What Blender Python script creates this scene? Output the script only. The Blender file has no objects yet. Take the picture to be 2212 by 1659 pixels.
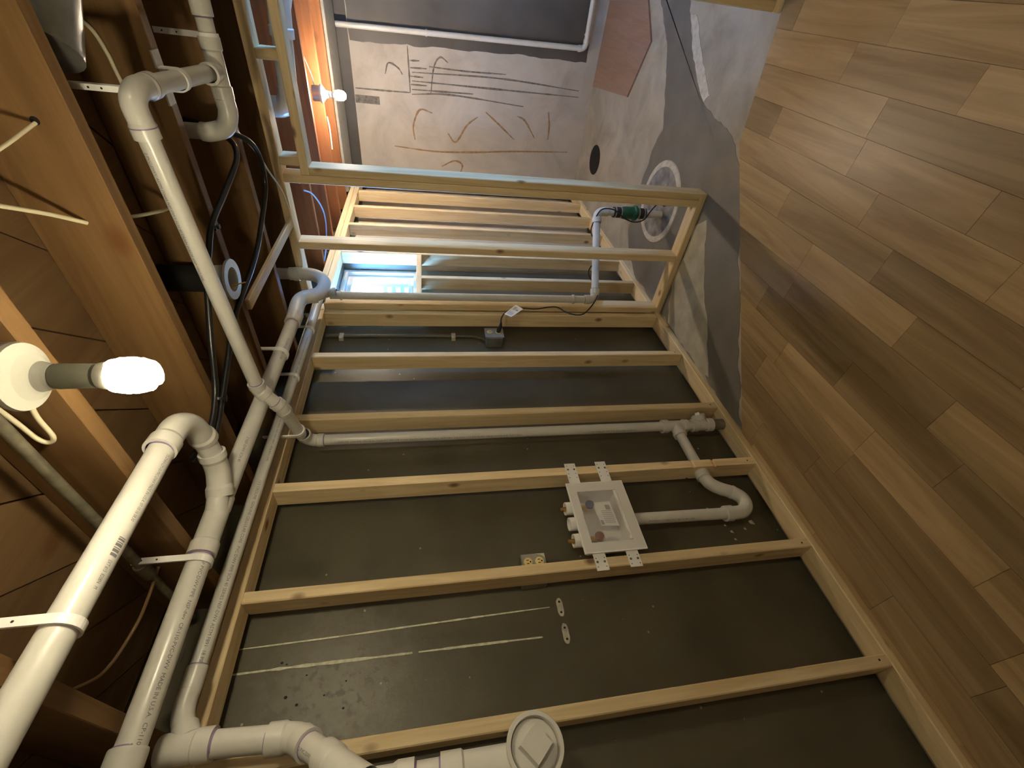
import bpy, bmesh, math, random
from mathutils import Vector, Matrix, noise as mnoise
V = Vector
random.seed(7)
SC = bpy.context.scene
COL = SC.collection

# ------------------------------------------------------------------ camera
cam = bpy.data.cameras.new('camera')
cam.sensor_width = 36.0
cam.lens = 15.441
cam.clip_start = 0.02
cam_o = bpy.data.objects.new('camera', cam)
COL.objects.link(cam_o)
# the phone was held on its side: the picture's x axis points at the floor
cam_o.matrix_world = Matrix(((0.1119796, 0.7333391, 0.6705776, 0.0),
                             (-0.1480558, 0.6796023, -0.7184847, 0.0),
                             (-0.9826191, -0.0188272, 0.1846767, 1.5282),
                             (0, 0, 0, 1)))
SC.camera = cam_o
CAM = V((0, 0, 1.5282))

# ------------------------------------------------------------------ daylight
w = bpy.data.worlds.new('sky')
SC.world = w
w.use_nodes = True
nt = w.node_tree
bg = nt.nodes['Background']
bg.inputs['Color'].default_value = (0.19, 0.47, 1.0, 1)
bg.inputs['Strength'].default_value = 60.0


def portal(loc, rot, sx, sy):
    l = bpy.data.lights.new('window_daylight', 'AREA')
    l.shape = 'RECTANGLE'
    l.size, l.size_y = sx, sy
    l.cycles.is_portal = True
    o = bpy.data.objects.new('window_daylight', l)
    COL.objects.link(o)
    o.location = loc
    o.rotation_euler = rot
    return o


portal((-1.80, 3.09, 1.89), (0, math.radians(-90), 0), 0.50, 0.48)
portal((1.23, 2.80, 1.71), (0, math.radians(90), 0), 0.5, 0.5)

LAMP_NEAR = 138.0      # emission of the two spiral bulbs
LAMP_FAR = 640.0
LAMP_FILL = 370.0  # unseen lamp added as fill light
SC.view_settings.view_transform = 'Standard'
SC.view_settings.look = 'None'
SC.view_settings.gamma = 1.0
SC.view_settings.use_curve_mapping = False
SC.view_settings.exposure = 0.95

# ------------------------------------------------------------------ materials
M = {}


def new_mat(name):
    m = bpy.data.materials.new(name)
    m.use_nodes = True
    M[name] = m
    return m, m.node_tree.nodes, m.node_tree.links, m.node_tree.nodes['Principled BSDF']


def plain(name, col, rough=0.5, metal=0.0, var=0.0, scale=20.0, bump=0.0, spec=0.5):
    m, n, l, b = new_mat(name)
    b.inputs['Base Color'].default_value = (*col, 1)
    b.inputs['Roughness'].default_value = rough
    b.inputs['Metallic'].default_value = metal
    b.inputs['Specular IOR Level'].default_value = spec
    if var or bump:
        tc = n.new('ShaderNodeTexCoord')
        no = n.new('ShaderNodeTexNoise')
        no.inputs['Scale'].default_value = scale
        no.inputs['Detail'].default_value = 5
        l.new(tc.outputs['Object'], no.inputs['Vector'])
        if var:
            r = n.new('ShaderNodeValToRGB')
            r.color_ramp.elements[0].position = 0.3
            r.color_ramp.elements[1].position = 0.7
            r.color_ramp.elements[0].color = (*[c * (1 - var) for c in col], 1)
            r.color_ramp.elements[1].color = (*[min(1, c * (1 + var)) for c in col], 1)
            l.new(no.outputs['Fac'], r.inputs['Fac'])
            l.new(r.outputs['Color'], b.inputs['Base Color'])
        if bump:
            bu = n.new('ShaderNodeBump')
            bu.inputs['Strength'].default_value = bump
            bu.inputs['Distance'].default_value = 0.004
            l.new(no.outputs['Fac'], bu.inputs['Height'])
            l.new(bu.outputs['Normal'], b.inputs['Normal'])
    return m


def wood(name, axis, light, dark, knot, rough=0.6, ringscale=26.0, knots=True, vary=0.22, knot_scale=3.2, contrast=(0.3, 0.72)):
    """Sawn timber with the grain along one axis; every board takes its own tint and its own patch of grain."""
    m, n, l, b = new_mat(name)
    b.inputs['Roughness'].default_value = rough
    b.inputs['Specular IOR Level'].default_value = 0.3
    tc = n.new('ShaderNodeTexCoord')
    oi = n.new('ShaderNodeObjectInfo')
    mul = n.new('ShaderNodeVectorMath'); mul.operation = 'SCALE'
    mul.inputs[0].default_value = (13.1, 7.7, 5.3)
    l.new(oi.outputs['Random'], mul.inputs['Scale'])
    add = n.new('ShaderNodeVectorMath'); add.operation = 'ADD'
    l.new(tc.outputs['Object'], add.inputs[0]); l.new(mul.outputs[0], add.inputs[1])
    mp = n.new('ShaderNodeMapping')
    s = [ringscale] * 3; s['xyz'.index(axis)] = ringscale * 0.07
    mp.inputs['Scale'].default_value = s
    l.new(add.outputs[0], mp.inputs['Vector'])
    no = n.new('ShaderNodeTexNoise')
    no.inputs['Scale'].default_value = 1.0; no.inputs['Detail'].default_value = 6
    no.inputs['Roughness'].default_value = 0.62; no.inputs['Distortion'].default_value = 1.1
    l.new(mp.outputs[0], no.inputs['Vector'])
    r = n.new('ShaderNodeValToRGB')
    r.color_ramp.elements[0].position, r.color_ramp.elements[1].position = contrast
    r.color_ramp.elements[0].color = (*dark, 1); r.color_ramp.elements[1].color = (*light, 1)
    l.new(no.outputs['Fac'], r.inputs['Fac'])
    col = r.outputs['Color']
    if knots:
        mp2 = n.new('ShaderNodeMapping')
        s = [knot_scale * 1.6] * 3; s['xyz'.index(axis)] = knot_scale
        mp2.inputs['Scale'].default_value = s
        l.new(add.outputs[0], mp2.inputs['Vector'])
        vo = n.new('ShaderNodeTexVoronoi'); vo.inputs['Scale'].default_value = 1.0
        l.new(mp2.outputs[0], vo.inputs['Vector'])
        mr = n.new('ShaderNodeMapRange')
        mr.inputs['From Min'].default_value = 0.06; mr.inputs['From Max'].default_value = 0.15
        mr.inputs['To Min'].default_value = 0.85; mr.inputs['To Max'].default_value = 0.0
        l.new(vo.outputs['Distance'], mr.inputs['Value'])
        mx = n.new('ShaderNodeMix'); mx.data_type = 'RGBA'
        l.new(mr.outputs[0], mx.inputs['Factor']); l.new(col, mx.inputs['A'])
        mx.inputs['B'].default_value = (*knot, 1)
        col = mx.outputs['Result']
    mv = n.new('ShaderNodeMapRange')
    mv.inputs['To Min'].default_value = 1 - vary; mv.inputs['To Max'].default_value = 1 + vary * 0.6
    l.new(oi.outputs['Random'], mv.inputs['Value'])
    hs = n.new('ShaderNodeHueSaturation')
    l.new(mv.outputs[0], hs.inputs['Value']); l.new(col, hs.inputs['Color'])
    l.new(hs.outputs['Color'], b.inputs['Base Color'])
    bu = n.new('ShaderNodeBump'); bu.inputs['Strength'].default_value = 0.25; bu.inputs['Distance'].default_value = 0.002
    l.new(no.outputs['Fac'], bu.inputs['Height']); l.new(bu.outputs['Normal'], b.inputs['Normal'])
    return m


PINE = ((0.84, 0.68, 0.42), (0.66, 0.49, 0.265), (0.16, 0.07, 0.025))
for a in 'xyz':
    wood('pine_' + a, a, *PINE, rough=0.55, knot_scale=4.6, vary=0.14, contrast=(0.34, 0.66))
wood('old_joist', 'x', (0.235, 0.132, 0.052), (0.14, 0.072, 0.025), (0.12, 0.045, 0.012), rough=0.62, ringscale=16, knot_scale=3.0, vary=0.12)
wood('red_joist', 'x', (0.34, 0.14, 0.055), (0.21, 0.078, 0.028), (0.1, 0.035, 0.012), rough=0.62, ringscale=16, knot_scale=3.0, vary=0.12)
wood('subfloor', 'y', (0.20, 0.118, 0.052), (0.13, 0.072, 0.029), (0.12, 0.05, 0.016), rough=0.75, ringscale=14, vary=0.25)
wood('laminate', 'y', (0.44, 0.31, 0.165), (0.275, 0.18, 0.085), (0.12, 0.06, 0.025), rough=0.36, ringscale=12, knots=False, vary=0.30, contrast=(0.36, 0.63))
wood('red_board', 'y', (0.31, 0.20, 0.145), (0.24, 0.145, 0.10), (0.2, 0.1, 0.06), rough=0.6, knots=False)
plain('white_paint', (0.78, 0.76, 0.70), 0.7)
plain('pvc', (0.63, 0.615, 0.57), 0.28, var=0.03, scale=30)
plain('primer', (0.27, 0.19, 0.36), 0.5)
plain('ink', (0.16, 0.15, 0.17), 0.7)
plain('white_plastic', (0.86, 0.85, 0.83), 0.4)
plain('porcelain', (0.50, 0.50, 0.44), 0.22)
plain('grey_plastic', (0.17, 0.17, 0.13), 0.45)
plain('black_plastic', (0.012, 0.012, 0.013), 0.32)
plain('black_hole', (0.006, 0.005, 0.004), 0.9)
plain('rubber', (0.016, 0.016, 0.017), 0.55)
plain('green_plastic', (0.008, 0.10, 0.055), 0.4, var=0.2, scale=60)
plain('steel', (0.55, 0.54, 0.50), 0.35, metal=1.0, var=0.12, scale=40)
plain('galvanized', (0.34, 0.35, 0.33), 0.42, metal=0.85, var=0.2, scale=18)
plain('painted_steel', (0.30, 0.29, 0.25), 0.5, var=0.15, scale=30)
plain('old_pipe', (0.19, 0.17, 0.12), 0.55, metal=0.3, var=0.35, scale=35, bump=0.3)
plain('brass', (0.72, 0.46, 0.14), 0.3, metal=1.0)
plain('ivory', (0.74, 0.58, 0.25), 0.4)
plain('cable_cream', (0.78, 0.71, 0.50), 0.45)
plain('cable_blue', (0.25, 0.42, 0.75), 0.4)
plain('cable_brown', (0.22, 0.13, 0.06), 0.5)
plain('paper', (0.86, 0.86, 0.85), 0.7)
plain('paper_grey', (0.36, 0.36, 0.38), 0.7)
plain('red_knob', (0.22, 0.06, 0.04), 0.4)
plain('blue_knob', (0.06, 0.08, 0.2), 0.4)
plain('caulk', (0.62, 0.62, 0.47), 0.6, var=0.25, scale=60)
plain('scar', (0.50, 0.47, 0.40), 0.8, var=0.25, scale=45)
plain('dark_floor_paint', (0.15, 0.14, 0.125), 0.5, var=0.13, scale=7)
plain('pale_concrete', (0.40, 0.37, 0.29), 0.85, var=0.22, scale=9, bump=0.3)
plain('far_paint_and_shade', (0.088, 0.08, 0.072), 0.55, var=0.25, scale=3)  # far wall coat, also the painted shade of the rim above it
plain('rust_mark', (0.30, 0.19, 0.095), 0.85, var=0.3, scale=40)
plain('grey_mark', (0.15, 0.135, 0.115), 0.85, var=0.4, scale=40)
plain('lid_grey', (0.20, 0.20, 0.21), 0.6, var=0.55, scale=14)
plain('lid_rim', (0.52, 0.49, 0.43), 0.7, var=0.2, scale=30)
plain('window_paint', (0.62, 0.60, 0.58), 0.4, var=0.06, scale=20)
plain('outer_wall', (0.35, 0.33, 0.30), 0.9)
plain('well_steel', (0.42, 0.44, 0.46), 0.45, metal=0.6, var=0.2, scale=12)

# clear film over the box and window glass
def sheet(name, tint, gloss, rough, haze):
    m, n, l, b = new_mat(name)
    n.remove(b)
    out = n['Material Output']
    t = n.new('ShaderNodeBsdfTransparent'); t.inputs['Color'].default_value = (*tint, 1)
    g = n.new('ShaderNodeBsdfGlossy'); g.inputs['Roughness'].default_value = rough
    m1 = n.new('ShaderNodeMixShader')
    m1.inputs['Fac'].default_value = gloss; l.new(t.outputs[0], m1.inputs[1]); l.new(g.outputs[0], m1.inputs[2])
    d = n.new('ShaderNodeBsdfDiffuse'); d.inputs['Color'].default_value = (0.9, 0.9, 0.9, 1)
    m2 = n.new('ShaderNodeMixShader'); m2.inputs['Fac'].default_value = haze
    l.new(m1.outputs[0], m2.inputs[1]); l.new(d.outputs[0], m2.inputs[2])
    l.new(m2.outputs[0], out.inputs['Surface'])


sheet('clear_film', (0.98, 0.98, 0.98), 0.10, 0.08, 0.10)
sheet('glass', (0.95, 0.98, 1.0), 0.05, 0.02, 0.0)


def glow(name, col, s):
    m, n, l, b = new_mat(name)
    b.inputs['Base Color'].default_value = (0.9, 0.9, 0.85, 1)
    b.inputs['Emission Color'].default_value = (*col, 1)
    b.inputs['Emission Strength'].default_value = s


glow('bulb_glow_near', (1.0, 0.87, 0.58), LAMP_NEAR)
glow('bulb_glow_fill', (1.0, 0.87, 0.60), LAMP_FILL)
glow('bulb_glow_far', (1.0, 0.80, 0.58), LAMP_FAR)

# painted foundation wall: dark coat, pale specks, one worn and pitted patch
m, n, l, b = new_mat('dark_wall')
b.inputs['Roughness'].default_value = 0.42
b.inputs['Specular IOR Level'].default_value = 0.45
tc = n.new('ShaderNodeTexCoord')
n1 = n.new('ShaderNodeTexNoise'); n1.inputs['Scale'].default_value = 3.5; n1.inputs['Detail'].default_value = 6
l.new(tc.outputs['Object'], n1.inputs['Vector'])
r1 = n.new('ShaderNodeValToRGB')
r1.color_ramp.elements[0].color = (0.070, 0.061, 0.038, 1); r1.color_ramp.elements[1].color = (0.112, 0.098, 0.064, 1)
r1.color_ramp.elements[0].position = 0.3; r1.color_ramp.elements[1].position = 0.75
l.new(n1.outputs['Fac'], r1.inputs['Fac'])
# worn patch centred on the bay with the two caulk lines
sub = n.new('ShaderNodeVectorMath'); sub.operation = 'DISTANCE'; sub.inputs[1].default_value = (-1.65, 0.42, 1.83)
l.new(tc.outputs['Object'], sub.inputs[0])
n2 = n.new('ShaderNodeTexNoise'); n2.inputs['Scale'].default_value = 17; n2.inputs['Detail'].default_value = 7; n2.inputs['Roughness'].default_value = 0.7
l.new(tc.outputs['Object'], n2.inputs['Vector'])
ma = n.new('ShaderNodeMath'); ma.operation = 'MULTIPLY_ADD'; ma.inputs[1].default_value = 0.55; ma.inputs[2].default_value = -0.27
l.new(n2.outputs['Fac'], ma.inputs[0])
mb_ = n.new('ShaderNodeMath'); mb_.operation = 'ADD'
l.new(sub.outputs['Value'], mb_.inputs[0]); l.new(ma.outputs[0], mb_.inputs[1])
mr = n.new('ShaderNodeMapRange'); mr.inputs['From Min'].default_value = 0.03; mr.inputs['From Max'].default_value = 0.27
mr.inputs['To Min'].default_value = 0.42; mr.inputs['To Max'].default_value = 0.0
l.new(mb_.outputs[0], mr.inputs['Value'])
mx = n.new('ShaderNodeMix'); mx.data_type = 'RGBA'
l.new(mr.outputs[0], mx.inputs['Factor']); l.new(r1.outputs['Color'], mx.inputs['A']); mx.inputs['B'].default_value = (0.24, 0.225, 0.185, 1)
# pits
n3 = n.new('ShaderNodeTexNoise'); n3.inputs['Scale'].default_value = 34; n3.inputs['Detail'].default_value = 4
l.new(tc.outputs['Object'], n3.inputs['Vector'])
pit = n.new('ShaderNodeMapRange'); pit.inputs['From Min'].default_value = 0.55; pit.inputs['From Max'].default_value = 0.66
l.new(n3.outputs['Fac'], pit.inputs['Value'])
near = n.new('ShaderNodeMapRange'); near.inputs['From Min'].default_value = 0.10; near.inputs['From Max'].default_value = 0.24
near.inputs['To Min'].default_value = 0.6; near.inputs['To Max'].default_value = 0.0
l.new(mb_.outputs[0], near.inputs['Value'])
pm = n.new('ShaderNodeMath'); pm.operation = 'MULTIPLY'
l.new(pit.outputs[0], pm.inputs[0]); l.new(near.outputs[0], pm.inputs[1])
mx2 = n.new('ShaderNodeMix'); mx2.data_type = 'RGBA'
l.new(pm.outputs[0], mx2.inputs['Factor']); l.new(mx.outputs['Result'], mx2.inputs['A']); mx2.inputs['B'].default_value = (0.05, 0.045, 0.036, 1)
# pale paint chips
vo = n.new('ShaderNodeTexVoronoi'); vo.inputs['Scale'].default_value = 11
l.new(tc.outputs['Object'], vo.inputs['Vector'])
sp = n.new('ShaderNodeMapRange'); sp.inputs['From Min'].default_value = 0.035; sp.inputs['From Max'].default_value = 0.05
sp.inputs['To Min'].default_value = 0.7; sp.inputs['To Max'].default_value = 0.0
l.new(vo.outputs['Distance'], sp.inputs['Value'])
mx3 = n.new('ShaderNodeMix'); mx3.data_type = 'RGBA'
l.new(sp.outputs[0], mx3.inputs['Factor']); l.new(mx2.outputs['Result'], mx3.inputs['A']); mx3.inputs['B'].default_value = (0.42, 0.40, 0.34, 1)
l.new(mx3.outputs['Result'], b.inputs['Base Color'])
bu = n.new('ShaderNodeBump'); bu.inputs['Strength'].default_value = 0.35; bu.inputs['Distance'].default_value = 0.004
hb = n.new('ShaderNodeMath'); hb.operation = 'SUBTRACT'
l.new(n2.outputs['Fac'], hb.inputs[0]); l.new(pm.outputs[0], hb.inputs[1])
l.new(hb.outputs[0], bu.inputs['Height']); l.new(bu.outputs['Normal'], b.inputs['Normal'])


def mottled(name, cols, scale, rough, bump):
    m, n, l, b = new_mat(name)
    b.inputs['Roughness'].default_value = rough
    tc = n.new('ShaderNodeTexCoord')
    a1 = n.new('ShaderNodeTexNoise'); a1.inputs['Scale'].default_value = scale; a1.inputs['Detail'].default_value = 8; a1.inputs['Roughness'].default_value = 0.62
    a1.inputs['Distortion'].default_value = 0.6
    l.new(tc.outputs['Object'], a1.inputs['Vector'])
    r = n.new('ShaderNodeValToRGB')
    r.color_ramp.elements[0].position = 0.28; r.color_ramp.elements[1].position = 0.74
    r.color_ramp.elements[0].color = (*cols[0], 1); r.color_ramp.elements[1].color = (*cols[2], 1)
    e = r.color_ramp.elements.new(0.5); e.color = (*cols[1], 1)
    l.new(a1.outputs['Fac'], r.inputs['Fac']); l.new(r.outputs['Color'], b.inputs['Base Color'])
    bu = n.new('ShaderNodeBump'); bu.inputs['Strength'].default_value = bump; bu.inputs['Distance'].default_value = 0.006
    l.new(a1.outputs['Fac'], bu.inputs['Height']); l.new(bu.outputs['Normal'], b.inputs['Normal'])


mottled('concrete_floor', ((0.25, 0.22, 0.18), (0.36, 0.325, 0.27), (0.46, 0.42, 0.36)), 3.0, 0.8, 0.25)
mottled('concrete_wall', ((0.36, 0.32, 0.27), (0.47, 0.43, 0.37), (0.56, 0.52, 0.46)), 2.4, 0.85, 0.3)


# ------------------------------------------------------------------ mesh building
class MB:
    def __init__(self):
        self.v, self.f, self.mi, self.sm = [], [], [], []
        self.cur = 0
        self.smooth = False

    def add(self, vs, fs):
        o = len(self.v)
        self.v += [V(p) for p in vs]
        for f in fs:
            self.f.append([i + o for i in f]); self.mi.append(self.cur); self.sm.append(self.smooth)
        return self

    def box(self, x0, x1, y0, y1, z0, z1):
        vs = [(x, y, z) for x in (x0, x1) for y in (y0, y1) for z in (z0, z1)]
        return self.add(vs, [(0, 1, 3, 2), (4, 6, 7, 5), (0, 4, 5, 1), (2, 3, 7, 6), (0, 2, 6, 4), (1, 5, 7, 3)])

    def lumber(self, x0, x1, y0, y1, z0, z1, e=0.0035):
        """a board with eased edges"""
        bm = bmesh.new()
        bmesh.ops.create_cube(bm, size=1.0)
        for v in bm.verts:
            v.co = V(((x0 + x1) / 2 + v.co.x * (x1 - x0), (y0 + y1) / 2 + v.co.y * (y1 - y0), (z0 + z1) / 2 + v.co.z * (z1 - z0)))
        bmesh.ops.bevel(bm, geom=list(bm.edges), offset=e, segments=1, affect='EDGES')
        bm.verts.ensure_lookup_table()
        vs = [v.co.copy() for v in bm.verts]
        fs = [[v.index for v in f.verts] for f in bm.faces]
        bm.free()
        return self.add(vs, fs)

    def prism(self, pts, axis, a, b):
        """polygon given in the two other axes, extruded along axis from a to b"""
        def P(p, t):
            q = list(p); q.insert('xyz'.index(axis), t); return q
        n_ = len(pts)
        vs = [P(p, a) for p in pts] + [P(p, b) for p in pts]
        fs = [list(range(n_))[::-1], [i + n_ for i in range(n_)]]
        fs += [(i, (i + 1) % n_, n_ + (i + 1) % n_, n_ + i) for i in range(n_)]
        return self.add(vs, fs)

    def tube(self, pts, r, seg=16, caps=True, closed=False):
        pts = [V(p) for p in pts]
        rs = r if isinstance(r, (list, tuple)) else [r] * len(pts)
        n_ = len(pts)
        d0 = (pts[1] - pts[0]).normalized()
        u = d0.orthogonal().normalized()
        rings, vs, fs = [], [], []
        for i, p in enumerate(pts):
            if closed:
                d = (pts[(i + 1) % n_] - pts[i - 1]).normalized()
            elif i == 0:
                d = (pts[1] - p).normalized()
            elif i == n_ - 1:
                d = (p - pts[i - 1]).normalized()
            else:
                a_, b_ = (p - pts[i - 1]), (pts[i + 1] - p)
                d = (a_.normalized() + b_.normalized())
                d = d.normalized() if d.length > 1e-6 else b_.normalized()
            u = (u - d * u.dot(d))
            u = u.normalized() if u.length > 1e-6 else d.orthogonal().normalized()
            w_ = d.cross(u)
            rings.append([len(vs) + k for k in range(seg)])
            for k in range(seg):
                t = 2 * math.pi * k / seg
                vs.append(p + (u * math.cos(t) + w_ * math.sin(t)) * rs[i])
        m_ = n_ if closed else n_ - 1
        for i in range(m_):
            a_, b_ = rings[i], rings[(i + 1) % n_]
            for k in range(seg):
                fs.append((a_[k], a_[(k + 1) % seg], b_[(k + 1) % seg], b_[k]))
        s0 = self.smooth
        self.smooth = True
        self.add(vs, fs)
        self.smooth = False
        if caps and not closed:
            # separate cap rings keep the rim crisp
            for ring, rev in ((rings[0], True), (rings[-1], False)):
                idx = ring[::-1] if rev else ring
                self.add([vs[k] for k in idx], [list(range(seg))])
        self.smooth = s0
        return self

    def lathe(self, prof, origin, d, seg=32, sharp=True):
        """prof: (t along d, radius); faces between successive points"""
        o, d = V(origin), V(d).normalized()
        u = d.orthogonal().normalized(); w_ = d.cross(u)
        s0 = self.smooth
        for (t0, r0), (t1, r1) in zip(prof, prof[1:]):
            vs, fs = [], []
            for t, r in ((t0, r0), (t1, r1)):
                for k in range(seg):
                    a = 2 * math.pi * k / seg
                    vs.append(o + d * t + (u * math.cos(a) + w_ * math.sin(a)) * r)
            for k in range(seg):
                fs.append((k, (k + 1) % seg, seg + (k + 1) % seg, seg + k))
            self.smooth = True
            self.add(vs, fs)
        self.smooth = s0
        return self

    def build(self, name, mats, parent=None):
        base = parent_world(parent)
        me = bpy.data.meshes.new(name)
        me.from_pydata([tuple(p - base) for p in self.v], [], self.f)
        for mm in ([mats] if isinstance(mats, str) else mats):
            me.materials.append(M[mm])
        me.polygons.foreach_set('material_index', self.mi)
        me.polygons.foreach_set('use_smooth', self.sm)
        bm = bmesh.new(); bm.from_mesh(me)
        bmesh.ops.remove_doubles(bm, verts=bm.verts, dist=1e-6) if False else None
        bmesh.ops.recalc_face_normals(bm, faces=bm.faces)
        bm.to_mesh(me); bm.free()
        o = bpy.data.objects.new(name, me)
        COL.objects.link(o)
        if parent is not None:
            o.parent = parent
        return o


def parent_world(p):
    t = V((0, 0, 0))
    while p is not None:
        t += p.location
        p = p.parent
    return t


def tag(o, label=None, cat=None, group=None, kind=None):
    for k, v in (('label', label), ('category', cat), ('group', group), ('kind', kind)):
        if v:
            o[k] = v
    return o


def thing(name, label, cat, loc, group=None):
    o = bpy.data.objects.new(name, None)
    o.empty_display_size = 0.05
    COL.objects.link(o)
    o.location = loc
    return tag(o, label, cat, group)


def smooth_path(pts, n=6):
    pts = [V(p) for p in pts]
    P = [pts[0] * 2 - pts[1]] + pts + [pts[-1] * 2 - pts[-2]]
    out = []
    for i in range(1, len(P) - 2):
        for k in range(n):
            t = k / n
            a, b, c, d = P[i - 1], P[i], P[i + 1], P[i + 2]
            out.append(0.5 * ((2 * b) + (c - a) * t + (2 * a - 5 * b + 4 * c - d) * t * t + (3 * b - a - 3 * c + d) * t ** 3))
    out.append(pts[-1])
    return out


def rough_poly(pts, step=0.05, amp=0.02, seed=0):
    """outline subdivided and jittered, for worn paint edges"""
    out = []
    n_ = len(pts)
    for i in range(n_):
        a, b = V((*pts[i], 0)), V((*pts[(i + 1) % n_], 0))
        k = max(1, int((b - a).length / step))
        nrm = V((-(b - a).y, (b - a).x, 0)).normalized() if (b - a).length else V((0, 0, 0))
        for j in range(k):
            p = a.lerp(b, j / k)
            d = mnoise.noise(V((p.x * 9 + seed, p.y * 9, 0.3))) + 0.5 * mnoise.noise(V((p.x * 31, p.y * 31 + seed, 1.7)))
            out.append(tuple((p + nrm * d * amp)[:2]))
    return out


# ------------------------------------------------------------------ the room
ZJ, ZS = 2.20, 2.385          # underside of joists, underside of subfloor boards
XW, YF = -1.65, 4.65          # foundation wall with the studs, far wall
floor = tag(MB().box(-1.9, 2.7, -2.6, 4.9, -0.10, 0.0).build('floor', 'concrete_floor'), kind='structure')

left = MB()
for (y0, y1, z0, z1) in ((-2.6, 2.45, 0, 2.45), (3.135, 4.9, 0, 2.45), (2.45, 3.135, 0, 1.60), (2.45, 3.135, 2.14, 2.45)):
    left.box(-1.86, XW, y0, y1, z0, z1)
wall_left = tag(left.build('wall_left', 'dark_wall'), kind='structure')
wall_far = tag(MB().box(-1.65, 2.5, YF, 4.9, 0, 2.12).build('wall_far', 'concrete_wall'), kind='structure')
MB().box(-1.65, 2.5, YF + 0.06, 4.9, 2.12, 2.45).build('rim_board', 'far_paint_and_shade', wall_far)  # dark colour stands in for the shade in the recess above the wall
wr = MB()
for (y0, y1, z0, z1) in ((2.38, 2.55, 0, 2.45), (3.05, 4.9, 0, 2.45), (2.55, 3.05, 0, 1.46), (2.55, 3.05, 1.96, 2.45)):
    wr.box(1.28, 1.42, y0, y1, z0, z1)
wr.box(1.42, 2.7, 2.38, 2.50, 0, 2.45)
wr.box(2.5, 2.7, -2.6, 2.38, 0, 2.45)
wall_right = tag(wr.build('wall_right', 'white_paint'), kind='structure')
tag(MB().box(0.11, 1.30, 2.380, 2.393, 0.01, 2.20).build('wall_light_block', 'white_paint'), kind='structure')  # unseen panel added to keep the window daylight off the near room
tag(MB().box(-1.65, 2.5, -2.6, -2.4, 0, 2.45).build('wall_near', 'white_paint'), kind='structure')
ceiling = tag(MB().box(-1.9, 2.7, -2.6, 4.9, ZS + 0.03, ZS + 0.10).build('ceiling', 'subfloor'), kind='structure')

# diagonal subfloor boards between the joists
s2 = math.sqrt(0.5)
bw = 0.185
for k in range(-30, 16):
    # board runs along (-1, 1); its offset is measured along (1, 1)
    c0, c1 = k * bw * 1.0, (k + 1) * bw - 0.004
    poly = []
    cs = [(-1.62, -0.9), (1.2, -0.9), (1.2, 3.2), (-1.62, 3.2)]

    def clip(poly, f):
        out = []
        for i in range(len(poly)):
            a, b = poly[i], poly[(i + 1) % len(poly)]
            fa, fb = f(a), f(b)
            if fa >= 0:
                out.append(a)
            if fa * fb < 0:
                t = fa / (fa - fb)
                out.append((a[0] + (b[0] - a[0]) * t, a[1] + (b[1] - a[1]) * t))
        return out
    cs = clip(cs, lambda p: (p[0] + p[1]) * s2 - c0)
    if len(cs) > 2:
        cs = clip(cs, lambda p: c1 - (p[0] + p[1]) * s2)
    if len(cs) > 2:
        dz = random.uniform(0, 0.004)
        MB().prism(cs, 'z', ZS + dz, ZS + 0.028).build('subfloor_board', 'subfloor', ceiling)

JOISTS = [-0.50, -0.095, 0.31, 0.715, 1.11, 1.52, 1.93, 2.42, 2.84, 3.245, 3.65, 4.03]
for y in JOISTS:
    MB().lumber(-1.85 if y < 2.3 else -1.62, 2.5, y - 0.019, y + 0.019, ZJ, ZS, 0.002).build('joist', 'old_joist' if y < 2.6 else 'red_joist', ceiling)

# laminate: strips 0.123 m wide that run with the stud wall
XS0, SW = -1.492, 0.1229
ends = {0: [1.17, 0.388, -0.35], 1: [0.877, 0.10], 2: [1.36, 0.794, 0.15], 3: [1.303, 0.80, 0.312], 4: [1.56, 1.02, 0.564, -0.02],
        5: [1.45, 0.70, 0.10], 6: [1.466, 0.95, 0.45], 7: [1.72, 1.16, 0.62], 8: [1.332, 0.836, 0.30], 9: [2.0, 1.5, 1.005, 0.5],
        10: [1.51, 0.80], 11: [1.76, 1.26, 0.7], 12: [2.155, 1.637, 1.0, 0.4], 13: [1.85, 1.24, 0.6]}


def lam_limit(poly):
    for (x0, y0, x1, y1) in ((-1.547, 1.202, -0.456, 2.192), (-0.456, 2.192, 0.031, 2.277)):
        poly = clip(poly, lambda p: (x1 - x0) * (y0 - p[1]) + (y1 - y0) * (p[0] - x0))
        if len(poly) < 3:
            return []
    return poly


for k in range(-1, 24):
    x0, x1 = XS0 + k * SW, XS0 + (k + 1) * SW
    x0 = max(x0, -1.513)
    if x1 - x0 < 0.004:
        continue
    rnd = random.Random(k + 50)
    es = ends.get(k) or [rnd.uniform(1.6, 2.1) - 0.55 * j + rnd.uniform(-.08, .08) for j in range(4)]
    es = sorted(set([2.30] + es + [-0.5 if min(es) > -0.3 else -1.1, -2.4]), reverse=True)
    for a, b in zip(es, es[1:]):
        p = lam_limit([(x0 + 0.0005, b + 0.0005), (x1 - 0.0005, b + 0.0005), (x1 - 0.0005, a - 0.0005), (x0 + 0.0005, a - 0.0005)])
        if len(p) > 2:
            MB().prism(p, 'z', 0.0, 0.008 + rnd.uniform(0, 0.0003)).build('plank', 'laminate', floor)

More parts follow.
